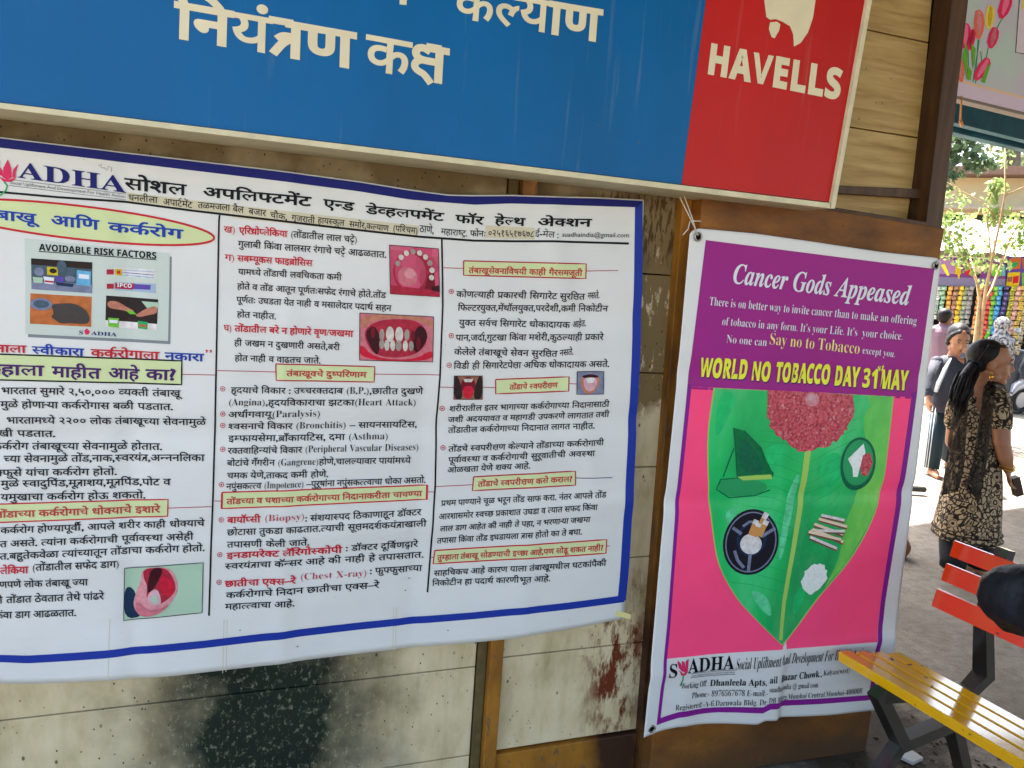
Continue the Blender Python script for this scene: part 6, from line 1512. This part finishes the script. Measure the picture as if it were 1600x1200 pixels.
# -------- person with a patterned head scarf at the stall
DP = 11.2
def Pp(x, y, dd=0): return onD(x, y, DP+dd)
n_ = NT('black_white_patterned_cloth'); M_BW = n_.out(n_.ramp(n_.noise(26, 3), [(.40, lin((60, 60, 66))), (.58, lin((168, 166, 166)))]), .7, .2)
pg = Pp(1566, 655); pg.z = 0
pp = thing('person', 'person wrapped in a black and white patterned scarf before the coloured sachets', 'person', pg, 'people by the stall')
def pers(bm):
    head(bm, Pp(1566, 508), HD, UP, 1); limb(bm, [Pp(1565, 520), Pp(1565, 528)], [.05, .07]); limb(bm, [Pp(1552, 532), Pp(1578, 532)], [.06, .06]); limb(bm, [Pp(1565, 540), Pp(1565, 590)], [.13, .14])
    for sg in (-1, 1):
        limb(bm, [Pp(1565+13*sg, 534), Pp(1565+16*sg, 560), Pp(1565+12*sg, 578, -.1)], [.05, .04, .03]); p = Pp(1565+6*sg, 655); p.z = .05; limb(bm, [Pp(1565+6*sg, 595), p], [.08, .045]); limb(bm, [p, p+HD*.13], [.04, .03])
fuse('body', pers, .012, M_SK3, pp, 3)
def scf(bm):
    rot = Matrix((HR, HD, UP)).transposed(); ball(bm, Pp(1566, 507, -.0), .122, .95, 1, 1.05, rot); limb(bm, [Pp(1565, 519), Pp(1564, 530)], [.10, .13]); limb(bm, [Pp(1551, 533), Pp(1579, 533)], [.08, .08]); limb(bm, [Pp(1564, 540), Pp(1564, 565)], [.17, .18])
fuse('scarf', scf, .014, M_BW, pp, 3)
rings('long_dress', [(Pp(1565, y), a, b) for y, a, b in ((560, .18, .16), (600, .21, .18), (640, .25, .2))], M_GREYC, pp, HR, HD, 28, .04, 7, close=False)

# -------- seated person at the right edge: only the black sleeve shows
bs = bp(.98, .24, 0)
st = thing('person', 'person in loose black clothes seated on the bench, elbow over the red slats', 'person', bs)
sfw = -bN
def Q(s, a, z): return bp(s, a, z)
DS = 2.0
def E_(x, y, dd=0): return onD(x, y, DS+dd)
shd = Q(.80, .25, 1.03); elb = E_(1592, 942, .06); wrs = Q(.80, .0, .84)
hip = Q(.98, .22, .56); chest = Q(.98, .25, .86); shl = Q(1.16, .25, 1.03); neck = Q(.98, .25, 1.07); hdc = Q(.98, .22, 1.27)
def seated(bm):
    head(bm, hdc, sfw, UP, 1.02); limb(bm, [hdc-UP*.06, neck], [.055, .065]); limb(bm, [hip, chest, neck-UP*.04], [.14, .15, .09]); limb(bm, [shd, neck-UP*.05, shl], [.06, .07, .06])
    limb(bm, [shd, elb, wrs], [.058, .046, .03]); hand(bm, wrs, sfw, UP, bAX, 1)
    l2 = Q(1.22, .2, .80); w2 = Q(1.14, -.08, .64); limb(bm, [shl, l2, w2], [.055, .044, .03]); hand(bm, w2, sfw, bAX, -UP, 1)
    for s in (.92, 1.08):
        kn = Q(s, -.22, .50); an = Q(s, -.22, .07); limb(bm, [Q(s, .2, .54), kn, an], [.085, .062, .042]); limb(bm, [an-UP*.03, an+sfw*.16-UP*.04], [.04, .03])
fuse('body', seated, .009, M_SK3, st, 3)
M_SLV = cloth('black_loose_sleeve_cloth', (24, 26, 32), .3, 10, .6)
def robe(bm):
    limb(bm, [shd, shd*.45+elb*.55, elb+UP*.01, elb*.55+wrs*.45, wrs*.85+elb*.15], [.085, .105, .100, .09, .06], 20)
    limb(bm, [hip, chest, neck-UP*.06], [.165, .165, .10], 20); limb(bm, [shd, neck-UP*.07, shl], [.075, .09, .075]); limb(bm, [shl, Q(1.22, .2, .80), Q(1.15, -.04, .66)], [.072, .062, .048])
    for s in (.92, 1.08): limb(bm, [Q(s, .2, .55), Q(s, -.22, .51), Q(s, -.22, .12)], [.105, .085, .075], 16)
rb = fuse('robe', robe, .010, M_SLV, st, 4)
tx = bpy.data.textures.new('folds', 'CLOUDS'); tx.noise_scale = .075; tx.noise_depth = 2
dm = rb.modifiers.new('folds', 'DISPLACE'); dm.texture = tx; dm.strength = .034; dm.texture_coords = 'LOCAL'
def hair3(bm):
    rt = sfw.cross(UP); rot = Matrix((rt, sfw, UP)).transposed(); ball(bm, hdc-sfw*.028+UP*.045, .105, .88, 1.02, .92, rot); ball(bm, hdc-sfw*.06-UP*.01, .085, .95, .75, .95, rot)
fuse('hair', hair3, .010, M_HAIR, st, 2); face_bits(hdc, sfw, UP, 1.02, st)

# ------------------------------------------------------------------ scooter behind the woman
so = onZ(1590, 646, 0); sf = (-HR*.93-HD*.36).normalized(); sr_ = sf.cross(UP)
sc_ = thing('parked_scooter', 'grey and silver scooter with a pale mirror parked before the stall', 'scooter', so)
def sp3(f, r_, z): return so + sf*f + sr_*r_ + UP*z
M_GSC = mat('grey_scooter_paint', (70, 74, 80), .3, .5, .1); M_SIL = mat('silver_scooter_paint', (170, 172, 176), .3, .5, .08, metal=.3); M_TYRE = mat('black_tyre', (26, 26, 26), .7)
for f in (0, -1.22):
    bm = bmesh.new(); tube(bm, [sp3(f+.17*math.cos(a), 0, .21+.17*math.sin(a)) for a in [6.2832*i/24 for i in range(25)]], .045, 10, caps=False); wl = bm_obj('wheel', bm, M_TYRE, sc_)
    bm = bmesh.new(); tube(bm, [sp3(f, -.03, .21), sp3(f, .03, .21)], .12, 18); bm_obj('rim', bm, M_SIL, wl)
def sloft(name, secs, m):
    V = []; Fs = []; n = 16
    for f, z, a, b in secs:
        for j in range(n): t = 6.2832*j/n; V.append(sp3(f+b*math.cos(t)*.35, a*math.sin(t), z+b*math.cos(t)))
    for i in range(len(secs)-1):
        for j in range(n): Fs.append((i*n+j, i*n+(j+1) % n, (i+1)*n+(j+1) % n, (i+1)*n+j))
    Fs += [tuple(range(n)), tuple(range((len(secs)-1)*n, len(secs)*n))[::-1]]
    return link_mesh(name, V, Fs, m, sc_, smooth=True)
sloft('fender', [(.22, .30, .03, .03), (.16, .40, .07, .06), (0, .46, .08, .07), (-.16, .42, .07, .06)], M_SIL)
sloft('apron', [(-.02, .40, .10, .05), (-.10, .62, .19, .08), (-.16, .85, .20, .10), (-.24, 1.0, .12, .07)], M_GSC)
sloft('floorboard', [(-.2, .32, .15, .05), (-.6, .30, .16, .05), (-.75, .40, .16, .08)], M_GSC)
sloft('rear_body', [(-.66, .45, .12, .12), (-.85, .58, .17, .15), (-1.25, .66, .17, .14), (-1.5, .72, .08, .07)], M_SIL)
sloft('seat', [(-.62, .74, .10, .04), (-.8, .78, .14, .05), (-1.2, .80, .14, .05), (-1.42, .83, .09, .04)], M_TYRE)
bm = bmesh.new(); tube(bm, [sp3(-.26, -.34, 1.03), sp3(-.2, -.15, 1.06), sp3(-.2, .15, 1.06), sp3(-.26, .34, 1.03)], .016, 8); tube(bm, [sp3(-.2, 0, 1.05), sp3(0, 0, .25)], .025, 8); bm_obj('handlebar', bm, M_TYRE, sc_)
bm = bmesh.new(); ball(bm, sp3(-.06, 0, .93), .075, .7, 1, .8); bm_obj('headlight', bm, M_EYE, sc_, True)
for r_ in (-.3, .3):
    bm = bmesh.new(); tube(bm, [sp3(-.22, r_, 1.05), sp3(-.2, r_*1.15, 1.18)], .007, 6); ball(bm, sp3(-.2, r_*1.2, 1.22), .065, 1.1, .5, .7); bm_obj('mirror', bm, M_SIL, sc_)
# ------------------------------------------------------------------ things peeping out from behind the banner
p = onZ(1404, 762, .05); bm = bmesh.new(); tube(bm, [p-HR*.5, p+HR*.12, p+HR*.215], [.027, .027, .026], 12); ball(bm, p+HR*.215, .026)
tag(bm_obj('bollard_stub', bm, mat('dark_rubber', (50, 50, 46), .7)), 'dark rounded bar lying on the bright ground beside the tobacco banner', 'bar')
p = onZ(1404, 869, 0); bm = bmesh.new(); ball(bm, p+UP*.06, .06, 1, .8, 1.05)
def pot(bm):
    pass
bm.free(); bm = bmesh.new(); prof = [(.02, .0), (.045, .008), (.062, .045), (.064, .075), (.05, .105), (.038, .118), (.044, .128), (.036, .128), (.03, .116)]
n = 24; vv = [[bm.verts.new(p+Vector((r_*math.cos(6.2832*j/n), r_*math.sin(6.2832*j/n), z))) for j in range(n)] for r_, z in prof]
for i in range(len(prof)-1):
    for j in range(n): bm.faces.new([vv[i][j], vv[i][(j+1) % n], vv[i+1][(j+1) % n], vv[i+1][j]]).smooth = True
bm.faces.new(vv[0][::-1]); bm.faces.new(vv[-1])
tag(bm_obj('clay_pot', bm, mat('brown_clay', (140, 92, 62), .6)), 'small round brown pot on the ground half hidden behind the tobacco banner', 'pot')
